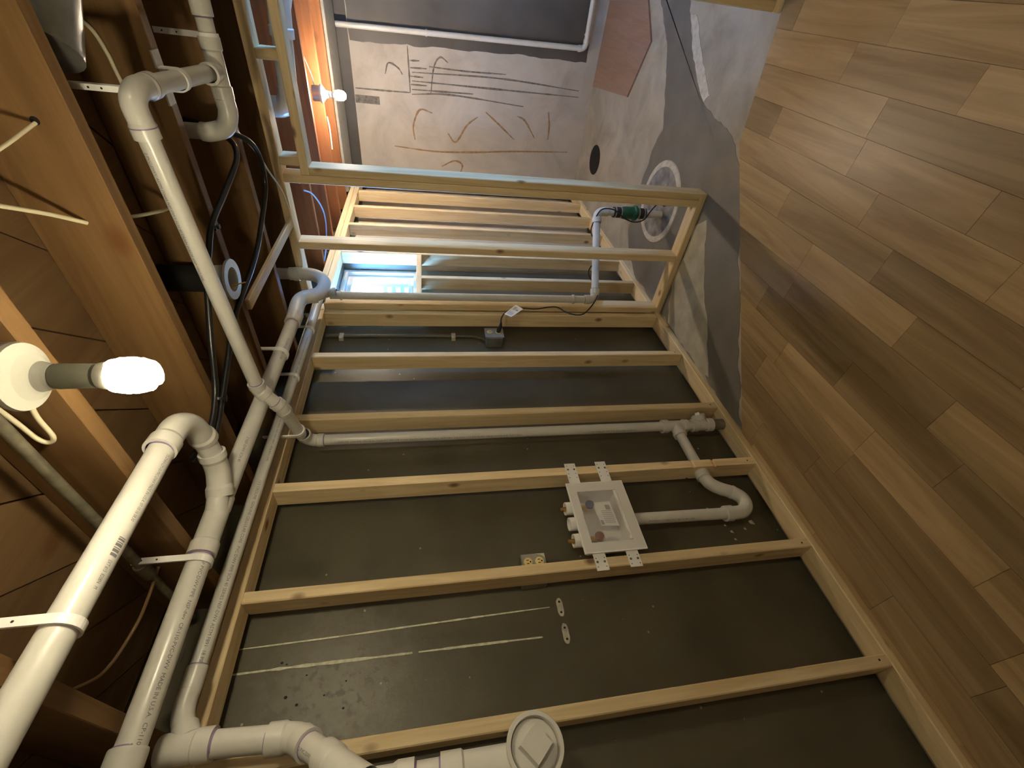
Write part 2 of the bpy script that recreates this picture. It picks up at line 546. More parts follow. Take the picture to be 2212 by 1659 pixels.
# worn paint on the slab
D = [(0.112, 3.708), (-0.189, 3.333), (-0.432, 3.144), (-0.594, 3.042), (-0.765, 3.105), (-0.956, 3.125), (-1.104, 3.122), (-1.308, 3.1), (-1.45, 2.96), (-1.51, 2.744),
     (-1.515, 2.319), (-1.515, 1.711), (-1.515, 1.396), (-1.51, 1.24), (-1.469, 1.302), (-1.128, 1.61), (-0.782, 1.912), (-0.527, 2.14), (-0.445, 2.303),
     (-0.405, 2.479), (-0.358, 2.672), (-0.284, 2.823), (-0.153, 2.985), (0.041, 3.185), (0.119, 3.266)]
MB().prism(rough_poly(D, 0.025, 0.022, 1), 'z', 0.0, 0.0015).build('paint_patch', 'dark_floor_paint', floor)
L = [(-0.844, 2.207), (-1.094, 2.016), (-1.386, 1.716), (-1.49, 1.62), (-1.515, 1.70), (-1.512, 2.176), (-1.3, 2.285), (-0.923, 2.285)]
MB().prism(rough_poly(L, 0.025, 0.016, 4), 'z', 0.0, 0.0025).build('bare_patch', 'pale_concrete', floor)
MB().prism([(-1.11 + 0.135 * math.cos(t * math.pi / 14) * 0.9, 4.18 + 0.135 * math.sin(t * math.pi / 14)) for t in range(28)], 'z', 0, 0.002).build('drain_hole', 'black_hole', floor)
MB().prism(rough_poly([(-0.37, 2.66), (-0.30, 2.80), (-0.165, 2.975), (-0.02, 3.12), (-0.01, 3.06), (-0.13, 2.90), (-0.25, 2.75), (-0.33, 2.62)], 0.02, 0.016, 9), 'z', 0, 0.0025).build('bare_patch', 'lid_rim', floor)

# far wall: dark coat on one part, bare concrete on the other, drips and rust marks
MB().prism(rough_poly([(-0.495, 2.11), (-0.48, 1.655), (-0.466, 1.197), (-0.454, 0.678), (-0.45, 0.10), (-0.206, 0.12), (0.3, 0.13), (1.27, 0.13), (1.27, 2.11)], 0.05, 0.012, 3), 'y', YF - 0.002, YF).build('paint_patch', 'far_paint_and_shade', wall_far)


def ribbon(pts, wd, axis, a, b, mat_, parent, name, seed=0):
    pts = [V((*p, 0)) for p in pts]
    path = smooth_path(pts, 8)
    L_, R_ = [], []
    for i, p in enumerate(path):
        d = (path[min(i + 1, len(path) - 1)] - path[max(i - 1, 0)]).normalized()
        nn = V((-d.y, d.x, 0))
        t = i / (len(path) - 1)
        h = wd * (0.35 + 0.65 * math.sin(math.pi * (0.08 + 0.84 * t))) * (0.8 + 0.5 * mnoise.noise(V((p.x * 40 + seed, p.y * 40, 0))))
        L_.append(tuple((p + nn * h)[:2])); R_.append(tuple((p - nn * h)[:2]))
    mbb = MB()
    for i in range(len(path) - 1):
        mbb.prism([L_[i], L_[i + 1], R_[i + 1], R_[i]], axis, a, b)
    return mbb.build(name, mat_, parent)


ya, yb = YF - 0.002, YF
for i, p in enumerate([[(-1.183, 1.618), (-1.067, 1.628), (-0.936, 1.567), (-0.952, 1.456)], [(-1.107, 1.313), (-1.175, 1.238), (-1.028, 1.139), (-0.949, 1.041)],
                       [(-0.913, 0.675), (-0.945, 0.596), (-1.083, 0.484)], [(-0.856, 0.381), (-0.965, 0.355), (-1.087, 0.349)],
                       [(-1.251, 1.807), (-1.271, 1.429), (-1.251, 1.054), (-1.216, 0.67), (-1.184, 0.13)], [(-1.447, 1.184), (-1.373, 1.171), (-1.342, 1.248), (-1.401, 1.369)],
                       [(-0.905, 0.971), (-0.991, 0.846), (-1.112, 0.682)]]):
    ribbon(p, 0.010, 'y', ya, yb, 'rust_mark', wall_far, 'rust_mark', i)
for i, p in enumerate([[(-0.661, 1.625), (-0.637, 0.879), (-0.665, 0.127)], [(-0.608, 1.479), (-0.612, 1.157), (-0.602, 0.812)], [(-0.723, 1.628), (-0.719, 0.871), (-0.714, 0.117)],
                       [(-0.822, 1.632), (-0.798, 1.289), (-0.832, 0.626)], [(-0.786, 1.63), (-0.774, 1.094)], [(-0.693, 1.849), (-0.613, 1.817), (-0.639, 1.742), (-0.685, 1.705)],
                       [(-0.807, 1.468), (-0.61, 1.44), (-0.534, 1.387), (-0.566, 1.32)], [(-0.481, 1.656), (-0.64, 1.65), (-0.811, 1.645)], [(-0.811, 1.645), (-0.815, 1.85), (-0.817, 2.106)],
                       [(-0.58, 1.64), (-0.575, 1.56)], [(-0.63, 1.64), (-0.625, 1.50)], [(-0.69, 1.64), (-0.69, 1.53)], [(-0.75, 1.64), (-0.748, 1.5)]]):
    ribbon(p, 0.008, 'y', ya, yb, 'grey_mark', wall_far, 'drip_mark', i + 20)
MB().box(-0.925, -0.865, YF - 0.006, YF, 1.912, 2.115).build('anchor_plate', 'grey_mark', wall_far)

# bare stretch of the stud-side foundation wall near the far corner
MB().prism(rough_poly([(3.22, 0.02), (3.27, 0.9), (3.22, 2.1), (4.64, 2.1), (4.64, 0.02)], 0.06, 0.03, 8), 'x', XW, XW + 0.002).build('bare_patch', 'concrete_wall', wall_left)
# caulk lines, anchor scars and chips on the dark wall
ribbon([(0.556, 2.17), (0.560, 1.85), (0.567, 1.54), (0.572, 1.30), (0.575, 1.115)], 0.0035, 'x', XW, XW + 0.002, 'caulk', wall_left, 'caulk_line', 3)
ribbon([(0.487, 2.17), (0.487, 1.95), (0.485, 1.75), (0.484, 1.60)], 0.0055, 'x', XW, XW + 0.002, 'caulk', wall_left, 'caulk_line', 5)
ribbon([(0.484, 1.58), (0.483, 1.38), (0.481, 1.16)], 0.0045, 'x', XW, XW + 0.002, 'caulk', wall_left, 'caulk_line', 7)
for (y0, z0) in ((0.571, 1.076), (0.483, 1.076)):
    ring = []
    for t in range(20):
        a = t * math.pi / 10
        ring.append((y0 + 0.032 * math.sin(a) * (1 + 0.15 * mnoise.noise(V((t * .7, y0 * 30, 0)))), z0 + (0.011 + 0.004 * abs(math.sin(a))) * math.cos(a)))
    sc = MB().prism(ring, 'x', XW, XW + 0.003).build('anchor_scar', 'scar', wall_left)
    hm = MB()
    for dy in (-0.018, 0.018):
        hm.prism([(y0 + dy + 0.004 * math.cos(t * math.pi / 5), z0 + 0.004 * math.sin(t * math.pi / 5)) for t in range(10)], 'x', XW + 0.003, XW + 0.0036)
    hm.build('bolt_hole', 'black_hole', sc)
for i in range(16):
    rr = random.Random(i)
    y0, z0 = rr.choice([(0.9, 0.25), (0.82, 0.2), (1.2, 0.2), (2.0, 0.3), (0.95, 0.12), (1.25, 0.12)])
    y0 += rr.uniform(-.06, .06); z0 += rr.uniform(-.1, .1)
    s = rr.uniform(0.004, 0.012)
    MB().prism(rough_poly([(y0 - s, z0 - s), (y0 + s, z0 - s * .6), (y0 + s * .7, z0 + s), (y0 - s * .5, z0 + s * .8)], 0.004, 0.003, i), 'x', XW, XW + 0.0015).build('paint_chip', 'scar', wall_left)
# pits in the worn bay
for i, (y0, z0, s) in enumerate([(0.503, 2.00, .006), (0.408, 1.97, .007), (0.497, 1.985, .004), (0.385, 1.935, .006), (0.46, 1.92, .004), (0.40, 1.86, .004), (0.36, 1.80, .005), (0.43, 1.80, .004)]):
    MB().prism([(y0 + s * .62 * math.cos(t * math.pi / 5), z0 + s * .75 * math.sin(t * math.pi / 5)) for t in range(10)], 'x', XW, XW + 0.0008).build('wall_pit', 'black_hole', wall_left)

# ------------------------------------------------------------------ window in the stud wall
win = bpy.data.objects.new('window_1', None); COL.objects.link(win); win.location = (-1.74, 2.79, 1.60)
tag(win, kind='structure')
Y0, Y1, Z0, Z1 = 2.452, 3.133, 1.602, 2.138


def frame(mb, x0, x1, ya_, yb_, za, zb, t, tz0=None):
    tz0 = tz0 or t
    mb.box(x0, x1, ya_, ya_ + t, za, zb); mb.box(x0, x1, yb_ - t, yb_, za, zb)
    mb.box(x0, x1, ya_ + t, yb_ - t, za, za + tz0); mb.box(x0, x1, ya_ + t, yb_ - t, zb - t, zb)
    return mb


frame(MB(), -1.80, -1.72, Y0, Y1, Z0, Z1, 0.028).build('window_frame', 'window_paint', win)
sash = frame(MB(), -1.79, -1.752, Y0 + 0.03, Y1 - 0.03, Z0 + 0.03, Z1 - 0.03, 0.036).build('window_sash', 'window_paint', win)
MB().box(-1.774, -1.770, Y0 + 0.066, Y1 - 0.066, Z0 + 0.066, Z1 - 0.066).build('glass_pane', 'glass', sash)
MB().box(-1.752, -1.742, 2.76, 2.80, Z1 - 0.075, Z1 - 0.045).build('sash_latch', 'steel', sash)
# corrugated steel window well outside, open to the sky
well = MB()
nn, mm_ = 24, 60
vs, fs = [], []
for j in range(mm_ + 1):
    z = 1.30 + 0.62 * j / mm_
    for i in range(nn + 1):
        a = math.pi * i / nn
        rr = 0.52 + 0.014 * math.sin(z * 2 * math.pi / 0.068)
        vs.append((-1.86 - rr * math.sin(a) * 0.85, 2.79 + rr * math.cos(a), z))
for j in range(mm_):
    for i in range(nn):
        a = j * (nn + 1) + i
        fs.append((a, a + 1, a + nn + 2, a + nn + 1))
well.smooth = True
well.add(vs, fs)
tag(well.build('window_well', 'well_steel'), 'corrugated steel window well outside the small basement window', 'window well')
tag(MB().box(-4.5, -1.86, 0.2, 5.4, 1.2, 1.30).build('ground', 'outer_wall'), kind='structure')

# second window, in the wall out of view, that throws the daylight on the slab
win2 = bpy.data.objects.new('window_2', None); COL.objects.link(win2); win2.location = (1.35, 2.80, 1.46)
tag(win2, kind='structure')
frame(MB(), 1.33, 1.38, 2.552, 3.048, 1.462, 1.958, 0.03).build('window_frame', 'window_paint', win2)
MB().box(1.353, 1.357, 2.582, 3.018, 1.492, 1.928).build('glass_pane', 'glass', win2)

# ------------------------------------------------------------------ framing
sf = thing('stud_frame', 'long pine stud framing standing against the dark painted foundation wall', 'framing', (-1.56, 1.0, 0))
XA, XB = -1.605, -1.516
MB().lumber(XA, XB, -1.2, 2.29, 0, 0.038).build('bottom_plate', 'pine_y', sf)
MB().lumber(XA, XB, 2.29, 4.60, 0, 0.038).build('bottom_plate', 'pine_y', sf)
MB().lumber(XA, XB, -1.2, 2.29, 2.120, 2.158).build('top_plate', 'pine_y', sf)
MB().lumber(XA, XB, 2.29, 4.60, 2.120, 2.158).build('top_plate', 'pine_y', sf)
MB().lumber(XA, XB, -1.2, 4.60, 2.160, 2.198).build('top_plate', 'pine_y', sf)
for ye in (-0.55, -0.15, 0.261, 0.680, 1.455, 1.893, 2.288):
    MB().lumber(XA, XB, ye - 0.038, ye, 0.038, 2.120).build('stud', 'pine_z', sf)
# the stud with the drilled hole for the drain arm: built in three lengths round the hole
ye = 1.088
st = MB()
hole_z, hr = 0.305, 0.029
pl = [(XA, 0.038), (XB, 0.038), (XB, 2.120), (XA, 2.120)]
cx = -1.56
N = 24
outer = []
for t in range(N):
    a = 2 * math.pi * t / N
    outer.append((cx + hr * math.cos(a), hole_z + hr * math.sin(a)))
za, zb = hole_z - 0.06, hole_z + 0.06
sq = []
for t in range(N):
    a = 2 * math.pi * t / N
    c_, s_ = math.cos(a), math.sin(a)
    k_ = min(((XB - cx) if c_ > 0 else (cx - XA)) / max(abs(c_), 1e-9), 0.06 / max(abs(s_), 1e-9))
    sq.append((cx + k_ * c_, hole_z + k_ * s_))
vs, fs = [], []
for yy in (ye - 0.038, ye):
    for p in outer + sq:
        vs.append((p[0], yy, p[1]))
for t in range(N):
    u = (t + 1) % N
    fs += [(t, u, N + u, N + t), (2 * N + t, 3 * N + t, 3 * N + u, 2 * N + u), (t, 2 * N + t, 2 * N + u, u), (N + t, N + u, 3 * N + u, 3 * N + t)]
st.add(vs, fs)
st.box(XA, XB, ye - 0.038, ye, 0.038, za).box(XA, XB, ye - 0.038, ye, zb, 2.120)
st.build('stud', 'pine_z', sf)
# window bay: king studs, sill and cripple
for ye in (2.44, 3.053):
    MB().lumber(XA, XB, ye - 0.038, ye, 0.038, 2.120).build('stud', 'pine_z', sf)
MB().lumber(XA, XB, 2.44, 3.015, 1.567, 1.602).build('sill', 'pine_y', sf)
MB().lumber(XA, XB, 2.680, 2.718, 0.038, 1.567).build('cripple_stud', 'pine_z', sf)
for ye in (3.515, 3.868, 4.22, 4.60):
    MB().lumber(XA, XB, ye - 0.038, ye, 0.038, 2.120).build('stud', 'pine_z', sf)
# nail heads on the plates and stud feet
nh = []
for (y, z) in [(0.66, 0.075), (1.07, 0.075), (0.245, 0.075), (1.435, 0.075), (1.875, 0.08)]:
    nh.append((XB + 0.0004, y, z))
for p in nh:
    MB().lathe([(0, 0.0), (0.0006, 0.0035), (0, 0.0036)], p, (1, 0, 0), 8).build('nail_head', 'black_hole', sf)

pf = thing('partition_frame', 'pine partition framing with an open doorway, standing across the room', 'framing', (-0.4, 2.335, 0))
PA, PB = 2.29, 2.379
MB().lumber(-1.516, -0.735, PA, PB, 0, 0.038).build('bottom_plate', 'pine_x', pf)
MB().lumber(0.03, 2.49, PA, PB, 0, 0.038).build('bottom_plate', 'pine_x', pf)
MB().lumber(-1.476, 2.49, PA, PB, 2.183, 2.221).build('top_plate', 'pine_x', pf)
for (xa, top) in ((-1.514, 2.118), (-1.145, 2.183), (-0.812, 2.183), (-0.773, 2.063), (0.03, 2.063), (0.069, 2.183), (0.45, 2.183), (0.85, 2.183)):
    MB().lumber(xa, xa + 0.038, PA, PB, 0.038, top).build('stud', 'pine_z', pf)
MB().lumber(-0.773, 0.068, PA, PB, 2.063, 2.101).build('header', 'pine_x', pf)
for xa in (-0.735, -0.338, 0.0):
    MB().lumber(xa, xa + 0.038, PA, PB, 2.101, 2.183).build('cripple_stud', 'pine_z', pf)

tag(MB().lumber(-1.02, -0.975, 1.53, 2.289, 2.182, 2.1995).build('nailing_strip', 'pine_y'), 'flat pine nailing strip under the joists, ending on the partition top plate', 'wood strip')
tag(MB().prism([(-0.615, 4.62), (-0.542, 3.756), (-0.188, 3.576), (0.017, 3.804), (-0.022, 4.62)], 'z', 0.0005, 0.012).build('plywood_offcut', 'red_board'), 'reddish plywood offcut lying flat on the slab by the far wall', 'board')

# sheet metal over the far end of the joists and the duct between two joists
tag(MB().lumber(-1.50, 1.26, 4.10, 4.50, 2.19, 2.38).build('sheet_metal_duct', 'painted_steel'), 'grey rectangular duct along the far wall beside the last joist', 'duct')
rd = thing('round_duct', 'round galvanized duct in the joist bay above the elbow of the slanting pipe', 'duct', (0.0, 1.3, 2.2))
MB().tube(smooth_path([(0.62, 1.40, 2.292), (0.12, 1.40, 2.292), (0.02, 1.385, 2.292), (-0.07, 1.325, 2.292)], 5), 0.084, 28).build('duct_pipe', 'galvanized', rd)
MB().tube([(-0.06, 1.332, 2.292), (-0.20, 1.215, 2.292)], 0.082, 28).build('duct_elbow', 'galvanized', rd)


# ------------------------------------------------------------------ pipework
def arc(corner, din, dout, R, n=8):
    din, dout = V(din).normalized(), V(dout).normalized()
    ang = din.angle(dout)
    t = R * math.tan(ang / 2)
    a = V(corner) - din * t
    c = a + ((dout - din * dout.dot(din)).normalized()) * R
    pts = []
    ax = din.cross(dout).normalized()
    for i in range(n + 1):
        pts.append(c + Matrix.Rotation(ang * i / n, 3, ax) @ (a - c))
    return pts, t


def elbow(parent, corner, din, dout, r, R=None, hub=None, name='elbow', ring=True):
    """moulded fitting: curved body, a thicker hub at each end, a purple primer line at each hub"""
    R = R or r * 1.7
    hub = hub or r * 1.15
    pts, t = arc(corner, din, dout, R)
    din, dout = V(din).normalized(), V(dout).normalized()
    mb = MB()
    mb.tube(pts, r * 1.13, 24, caps=False)
    for p, d in ((pts[0], -din), (pts[-1], dout)):
        mb.lathe([(-r * 0.25, r * 1.13), (0.0, r * 1.24), (hub, r * 1.24), (hub, r * 1.0)], p, d, 24)
        if ring:
            mb.cur = 1
            mb.lathe([(hub, r * 1.02), (hub + 0.0035, r * 1.02), (hub + 0.0035, r * 0.99)], p, d, 24)
            mb.cur = 0
    mb.build(name, ['pvc', 'primer'], parent)
    return pts[0], pts[-1]


def straight(parent, a, b, r, name='pipe'):
    return MB().tube([a, b], r, 28).build(name, 'pvc', parent)


def coupling(parent, p, d, r, ln, name='coupling', ring=True):
    d = V(d).normalized(); h = ln / 2
    mb = MB()
    mb.lathe([(-h, r), (-h, r * 1.2), (-h + 0.004, r * 1.24), (h - 0.004, r * 1.24), (h, r * 1.2), (h, r)], p, d, 24)
    if ring:
        mb.cur = 1
        for s in (-1, 1):
            mb.lathe([(s * h, r * 1.03), (s * (h + 0.004), r * 1.02), (s * (h + 0.004), r * .99)], p, d, 24)
    mb.build(name, ['pvc', 'primer'], parent)


def pipe_text(parent, s, start, d, r, size, lean=0.0, name='printed_lettering', mat_='ink', spacing=1.0, xs=1.0):
    """lettering printed round a pipe: lean turns it about the axis away from the viewer's line"""
    d = V(d).normalized(); start = V(start)
    vw = CAM - start
    nrm = (vw - d * vw.dot(d)).normalized()
    nrm = Matrix.Rotation(lean, 3, d) @ nrm
    up = nrm.cross(d)
    cu = bpy.data.curves.new('lettering', 'FONT')
    cu.body = s; cu.size = size; cu.space_character = spacing
    cu.resolution_u = 2
    to = bpy.data.objects.new('lettering', cu); COL.objects.link(to)
    me = bpy.data.meshes.new_from_object(to.evaluated_get(bpy.context.evaluated_depsgraph_get()))
    bpy.data.objects.remove(to); bpy.data.curves.remove(cu)
    base = parent_world(parent)
    for v in me.vertices:
        th = (v.co.y - size * 0.35) / r
        v.co = start + d * v.co.x * xs + (nrm * math.cos(th) + up * math.sin(th)) * (r + 0.0005) - base
    me.materials.clear(); me.materials.append(M[mat_])
    me.name = name
    o = bpy.data.objects.new(name, me); COL.objects.link(o); o.parent = parent
    o['kind'] = 'stuff'
    return o


def pipe_bars(parent, start, d, r, ln, hgt, lean):
    d = V(d).normalized(); start = V(start)
    vw = CAM - start
    nrm = Matrix.Rotation(lean, 3, d) @ (vw - d * vw.dot(d)).normalized()
    up = nrm.cross(d)
    mb = MB(); x = 0; rr = random.Random(3)
    while x < ln:
        wd = rr.choice((0.002, 0.002, 0.004, 0.006))
        q = []
        for k in range(5):
            th = (k / 4 - 0.5) * hgt / r
            rad = (nrm * math.cos(th) + up * math.sin(th)) * (r + 0.0005)
            q.append((start + d * x + rad, start + d * (x + wd) + rad))
        for k in range(4):
            mb.add([q[k][0], q[k][1], q[k + 1][1], q[k + 1][0]], [(0, 1, 2, 3)])
        x += wd + rr.choice((0.0015, 0.0025))
    mb.build('printed_bars', 'ink', parent)['kind'] = 'stuff'


HOOKS = 'white pipe hooks nailed to the joists'


def hook(label, P, d, r, top, side, wd=0.017):
    """J-hook: a band that cradles the pipe and a flat arm up to the joist"""
    P, d = V(P), V(d).normalized()
    upv = V((0, 0, 1)); upv = (upv - d * upv.dot(d)).normalized()
    sv = d.cross(upv).normalized()
    if sv.dot(V(side)) < 0:
        sv = -sv
    t = thing('pipe_hook', label, 'pipe hook', P, HOOKS)
    ri, ro = r * 1.02, r * 1.02 + 0.005
    mb = MB()
    n_ = 18
    a0, a1 = -0.15, math.pi + 0.75
    for i in range(n_):
        qa, qb = a0 + (a1 - a0) * i / n_, a0 + (a1 - a0) * (i + 1) / n_
        ps = []
        for a in (qa, qb):
            e = sv * math.cos(a) - upv * math.sin(a)
            for rr in (ri, ro):
                for s in (-1, 1):
                    ps.append(P + e * rr + d * s * wd / 2)
        mb.add(ps, [(0, 1, 5, 4), (2, 6, 7, 3), (0, 4, 6, 2), (1, 3, 7, 5), (0, 2, 3, 1), (4, 5, 7, 6)])
    mb.build('band', 'white_plastic', t)
    e0 = P + sv * (ri + 0.0025)
    e1 = e0 + V((0, 0, max(0.03, top - e0.z)))
    ps = []
    for q in (e0, e1):
        for k in (-0.0025, 0.0025):
            for s in (-1, 1):
                ps.append(q + sv * k + d * s * wd / 2)
    arm = MB().add(ps, [(0, 1, 5, 4), (2, 6, 7, 3), (0, 4, 6, 2), (1, 3, 7, 5), (0, 2, 3, 1), (4, 5, 7, 6)]).build('arm', 'white_plastic', t)
    for f_ in (0.6, 0.85):
        c = e0.lerp(e1, f_)
        for s in (-1, 1):
            MB().lathe([(0, 0), (0.0006, 0.0022), (0, 0.0023)], c + sv * 0.0026 * s, sv * s, 8).build('nail_hole', 'black_hole', arm)
    return t


# --- overhead branch with the U-turn (runs out of the picture towards the viewer)
A0, A2 = V((-0.921, 0.795, 2.165)), V((-0.845, -0.10, 2.130))
dA = (A2 - A0).normalized()
ob = thing('overhead_drain', 'thick white drain pipe beside the bulb that turns back on itself', 'drain pipe', A0)
straight(ob, A0, A2, 0.0282)


def sweep_bend(pts, r, ha, hb, parent):
    sw = smooth_path(pts, 6)
    mb = MB().tube(sw, r * 1.13, 28, caps=False)
    for p, d, h in ((sw[0], sw[0] - sw[1], ha), (sw[-1], sw[-1] - sw[-2], hb)):
        mb.lathe([(-0.010, r * 1.13), (0, r * 1.27), (h, r * 1.27), (h, r)], p, d, 28)
        mb.cur = 1; mb.lathe([(h, r * 1.03), (h + 0.003, r * 1.03), (h + 0.003, r)], p, d, 28); mb.cur = 0
    mb.build('elbow', ['pvc', 'primer'], parent)


sweep_bend([V((-0.921, 0.805, 2.166)), V((-0.935, 0.866, 2.168)), V((-0.982, 0.910, 2.168)), V((-1.045, 0.928, 2.168))], 0.0283, 0.034, 0.020, ob)
straight(ob, V((-1.05, 0.928, 2.168)), V((-1.15, 0.920, 2.161)), 0.0285)
sweep_bend([V((-1.135, 0.920, 2.163)), V((-1.180, 0.903, 2.159)), V((-1.214, 0.868, 2.155))], 0.0285, 0.020, 0.024, ob)
straight(ob, V((-1.205, 0.880, 2.156)), V((-1.252, 0.800, 2.155)), 0.0290)
pipe_text(ob, 'TS-DWV-CP110-PVC-DWV MADE IN U.S.A. 07-10-16 08:30', A0 + dA * 0.045, dA, 0.0282, 0.0105, -0.62, xs=0.70)
pipe_bars(ob, A0 + dA * 0.268, dA, 0.0282, 0.036, 0.014, -0.62)
pipe_text(ob, 'EXT #15  8208N   M', A0 + dA * 0.316, dA, 0.0282, 0.0105, -0.62, xs=0.62)

# --- main branch along the stud wall: trap, long run, wye, lower run
BF, BN = V((-1.254, 1.80, 2.138)), V((-1.254, -0.05, 2.150))
mr_ = thing('trap_drain', 'white drain pipe along the joists with a P-trap and round wye fitting', 'drain pipe', BF)
BJ = V((-1.254, 0.735, 2.156))
dB = (BJ - BF).normalized()
straight(mr_, BF, BJ, 0.0280)
dB2 = (BN - BJ).normalized()
straight(mr_, BJ, BN, 0.0295)
# wye body where the U-turn comes in
mb = MB()
mb.lathe([(-0.125, 0.0285), (-0.125, 0.034), (-0.085, 0.034), (-0.08, 0.0325), (0.02, 0.0325), (0.025, 0.0365), (0.06, 0.0365), (0.06, 0.029)], BJ, dB2, 24)
mb.cur = 1
mb.lathe([(0.06, 0.0300), (0.065, 0.0300), (0.065, 0.029)], BJ, dB2, 24)
mb.lathe([(-0.129, 0.029), (-0.125, 0.029), (-0.125, 0.028)], BJ, dB2, 24)
mb.build('wye_fitting', ['pvc', 'primer'], mr_)
# end fitting near the viewer
EN = V((-1.254, 0.232, 2.1535))
coupling(mr_, EN, dB2, 0.0295, 0.05)
pipe_text(mr_, 'NSF PVC-DWV PIPE  NSF-dwv  CP-110-PVC-DWV  MADE IN U.S.A.  CP-110-PVC-DWV-CP-110-PVC-DWV  07/10/16', BJ + dB2 * 0.075, dB2, 0.0295, 0.0125, -0.4)
pipe_text(mr_, '2 NSF-DWV SCH 40', BF + dB * 0.72, dB, 0.0280, 0.012, -0.1)
pipe_text(mr_, 'PVC-DWV CELLULAR CORE', BF + dB * 0.16, dB, 0.0280, 0.0115, -0.3)
# trap at the far end
coupling(mr_, V((-1.254, 1.812, 2.138)), dB, 0.0280, 0.07)
TX = -1.254
trap = [V((TX, 2.227, 2.24)), V((TX, 2.228, 2.165)), V((TX, 2.212, 2.108)), V((TX, 2.165, 2.065)), V((TX, 2.105, 2.050)), V((TX, 2.045, 2.060)), V((TX, 2.012, 2.088))]
tp = smooth_path(trap, 6)
MB().tube(tp, 0.033, 28).build('trap_bend', 'pvc', mr_)
el = smooth_path([V((TX, 2.014, 2.082)), V((TX, 2.005, 2.112)), V((TX, 1.982, 2.138)), V((TX, 1.93, 2.145)), V((TX, 1.83, 2.139))], 5)
mb = MB().tube(el, 0.0335, 28)
mb.lathe([(-0.012, 0.0335), (-0.012, 0.0365), (0.012, 0.0365), (0.012, 0.033)], el[0], el[1] - el[0], 28)
mb.build('elbow', 'pvc', mr_)
coupling(mr_, V((TX, 2.225, 2.205)), (0, 0, 1), 0.0285, 0.03, 'trap_nut', False)
straight(mr_, V((TX, 2.225, 2.20)), V((TX, 2.225, 2.385)), 0.0285)

# --- slanting branch: tee-side elbow, diagonal run, offset, then down to the stand pipe
E0, E1 = V((-0.325, 1.245, 2.160)), V((-1.150, 1.245, 2.128))
sl = thing('slanting_drain', 'white pipe slanting across under two long drains, with an elbow at each end', 'drain pipe', E0)
dE = (E1 - E0).normalized()
rE = 0.0222
straight(sl, E0, E1, rE)
pts = smooth_path([V((-0.335, 1.245, 2.160)), V((-0.292, 1.250, 2.163)), V((-0.272, 1.285, 2.163)), V((-0.274, 1.33, 2.162))], 6)
mb = MB().tube(pts, rE * 1.16, 24, caps=False)
for p, d in ((pts[0], dE), (pts[-1], V((-0.02, 1, 0)))):
    mb.lathe([(-0.008, rE * 1.16), (0, rE * 1.28), (0.026, rE * 1.28), (0.026, rE)], p, d, 24)
    mb.cur = 1; mb.lathe([(0.0, rE * 1.285), (0.003, rE * 1.285)], p, d, 24); mb.cur = 0
mb.build('elbow', ['pvc', 'primer'], sl)
straight(sl, V((-0.274, 1.34, 2.162)), V((-0.300, 1.735, 2.155)), rE)
pipe_text(sl, '2 PVC-DWV ASTM D2665 NSF-DWV SCH 40 DRAIN WASTE AND VENT PIPE', E0 + dE * 0.06, dE, rE, 0.010, 0.85)
# lower end
K1, K2, K3 = V((-1.165, 1.245, 2.127)), V((-1.262, 1.245, 2.070)), V((-1.485, 1.305, 2.060))
d1, d2, d3 = dE, (K2 - K1).normalized(), (K3 - K2).normalized()
elbow(sl, K1, d1, d2, rE, R=0.04, hub=0.022)
elbow(sl, K2, d2, d3, rE, R=0.05, hub=0.020)
straight(sl, K1 + d2 * 0.02, K2 - d2 * 0.02, rE)
straight(sl, K2 + d3 * 0.02, K3, rE)

# --- stand pipe in the stud bay: elbow, pipe, tee, cleanout, arm through the stud, trap, up to the outlet box
rG = 0.0238
G0 = V((-1.56, 1.335, 2.052))
sp_ = thing('stand_pipe', 'white upright drain pipe between studs with a tee, clean-out and trap', 'drain pipe', V((-1.56, 1.335, 0.04)))
elbow(sp_, G0, d3, (0, 0, -1), rG, R=0.045, hub=0.024)
straight(sp_, V((-1.56, 1.335, 2.0)), V((-1.56, 1.335, 0.36)), rG)
pipe_text(sp_, '1 1/2 CRESLINE GENUINE CELLULAR CORE PVC PIPE FOR DRAIN WASTE AND VENT ONLY  ASTM F891  NSF-DWV  11/2 SCH 40 PVC  DRAIN WASTE AND VENT ONLY', V((-1.56, 1.335, 1.955)), (0, 0, -1), rG, 0.0115, 0.55)
pipe_text(sp_, '1 1/2 CRESLINE GENUINE CELLULAR CORE PVC', V((-1.56, 1.335, 0.77)), (0, 0, -1), rG, 0.0115, 0.55)
T0 = V((-1.56, 1.335, 0.305))
mb = MB()
mb.lathe([(-0.075, rG), (-0.075, rG * 1.42), (-0.045, rG * 1.42), (-0.042, rG * 1.2), (0.036, rG * 1.2), (0.04, rG * 1.42), (0.062, rG * 1.42), (0.062, rG)], T0, (0, 0, -1), 24)
mb.lathe([(0, rG * 1.2), (0.042, rG * 1.2), (0.045, rG * 1.36), (0.066, rG * 1.36), (0.066, rG)], T0, (0, -1, 0), 24)
mb.build('tee', 'pvc', sp_)
straight(sp_, V((-1.56, 1.335, 0.26)), V((-1.56, 1.335, 0.2)), rG * 1.05)
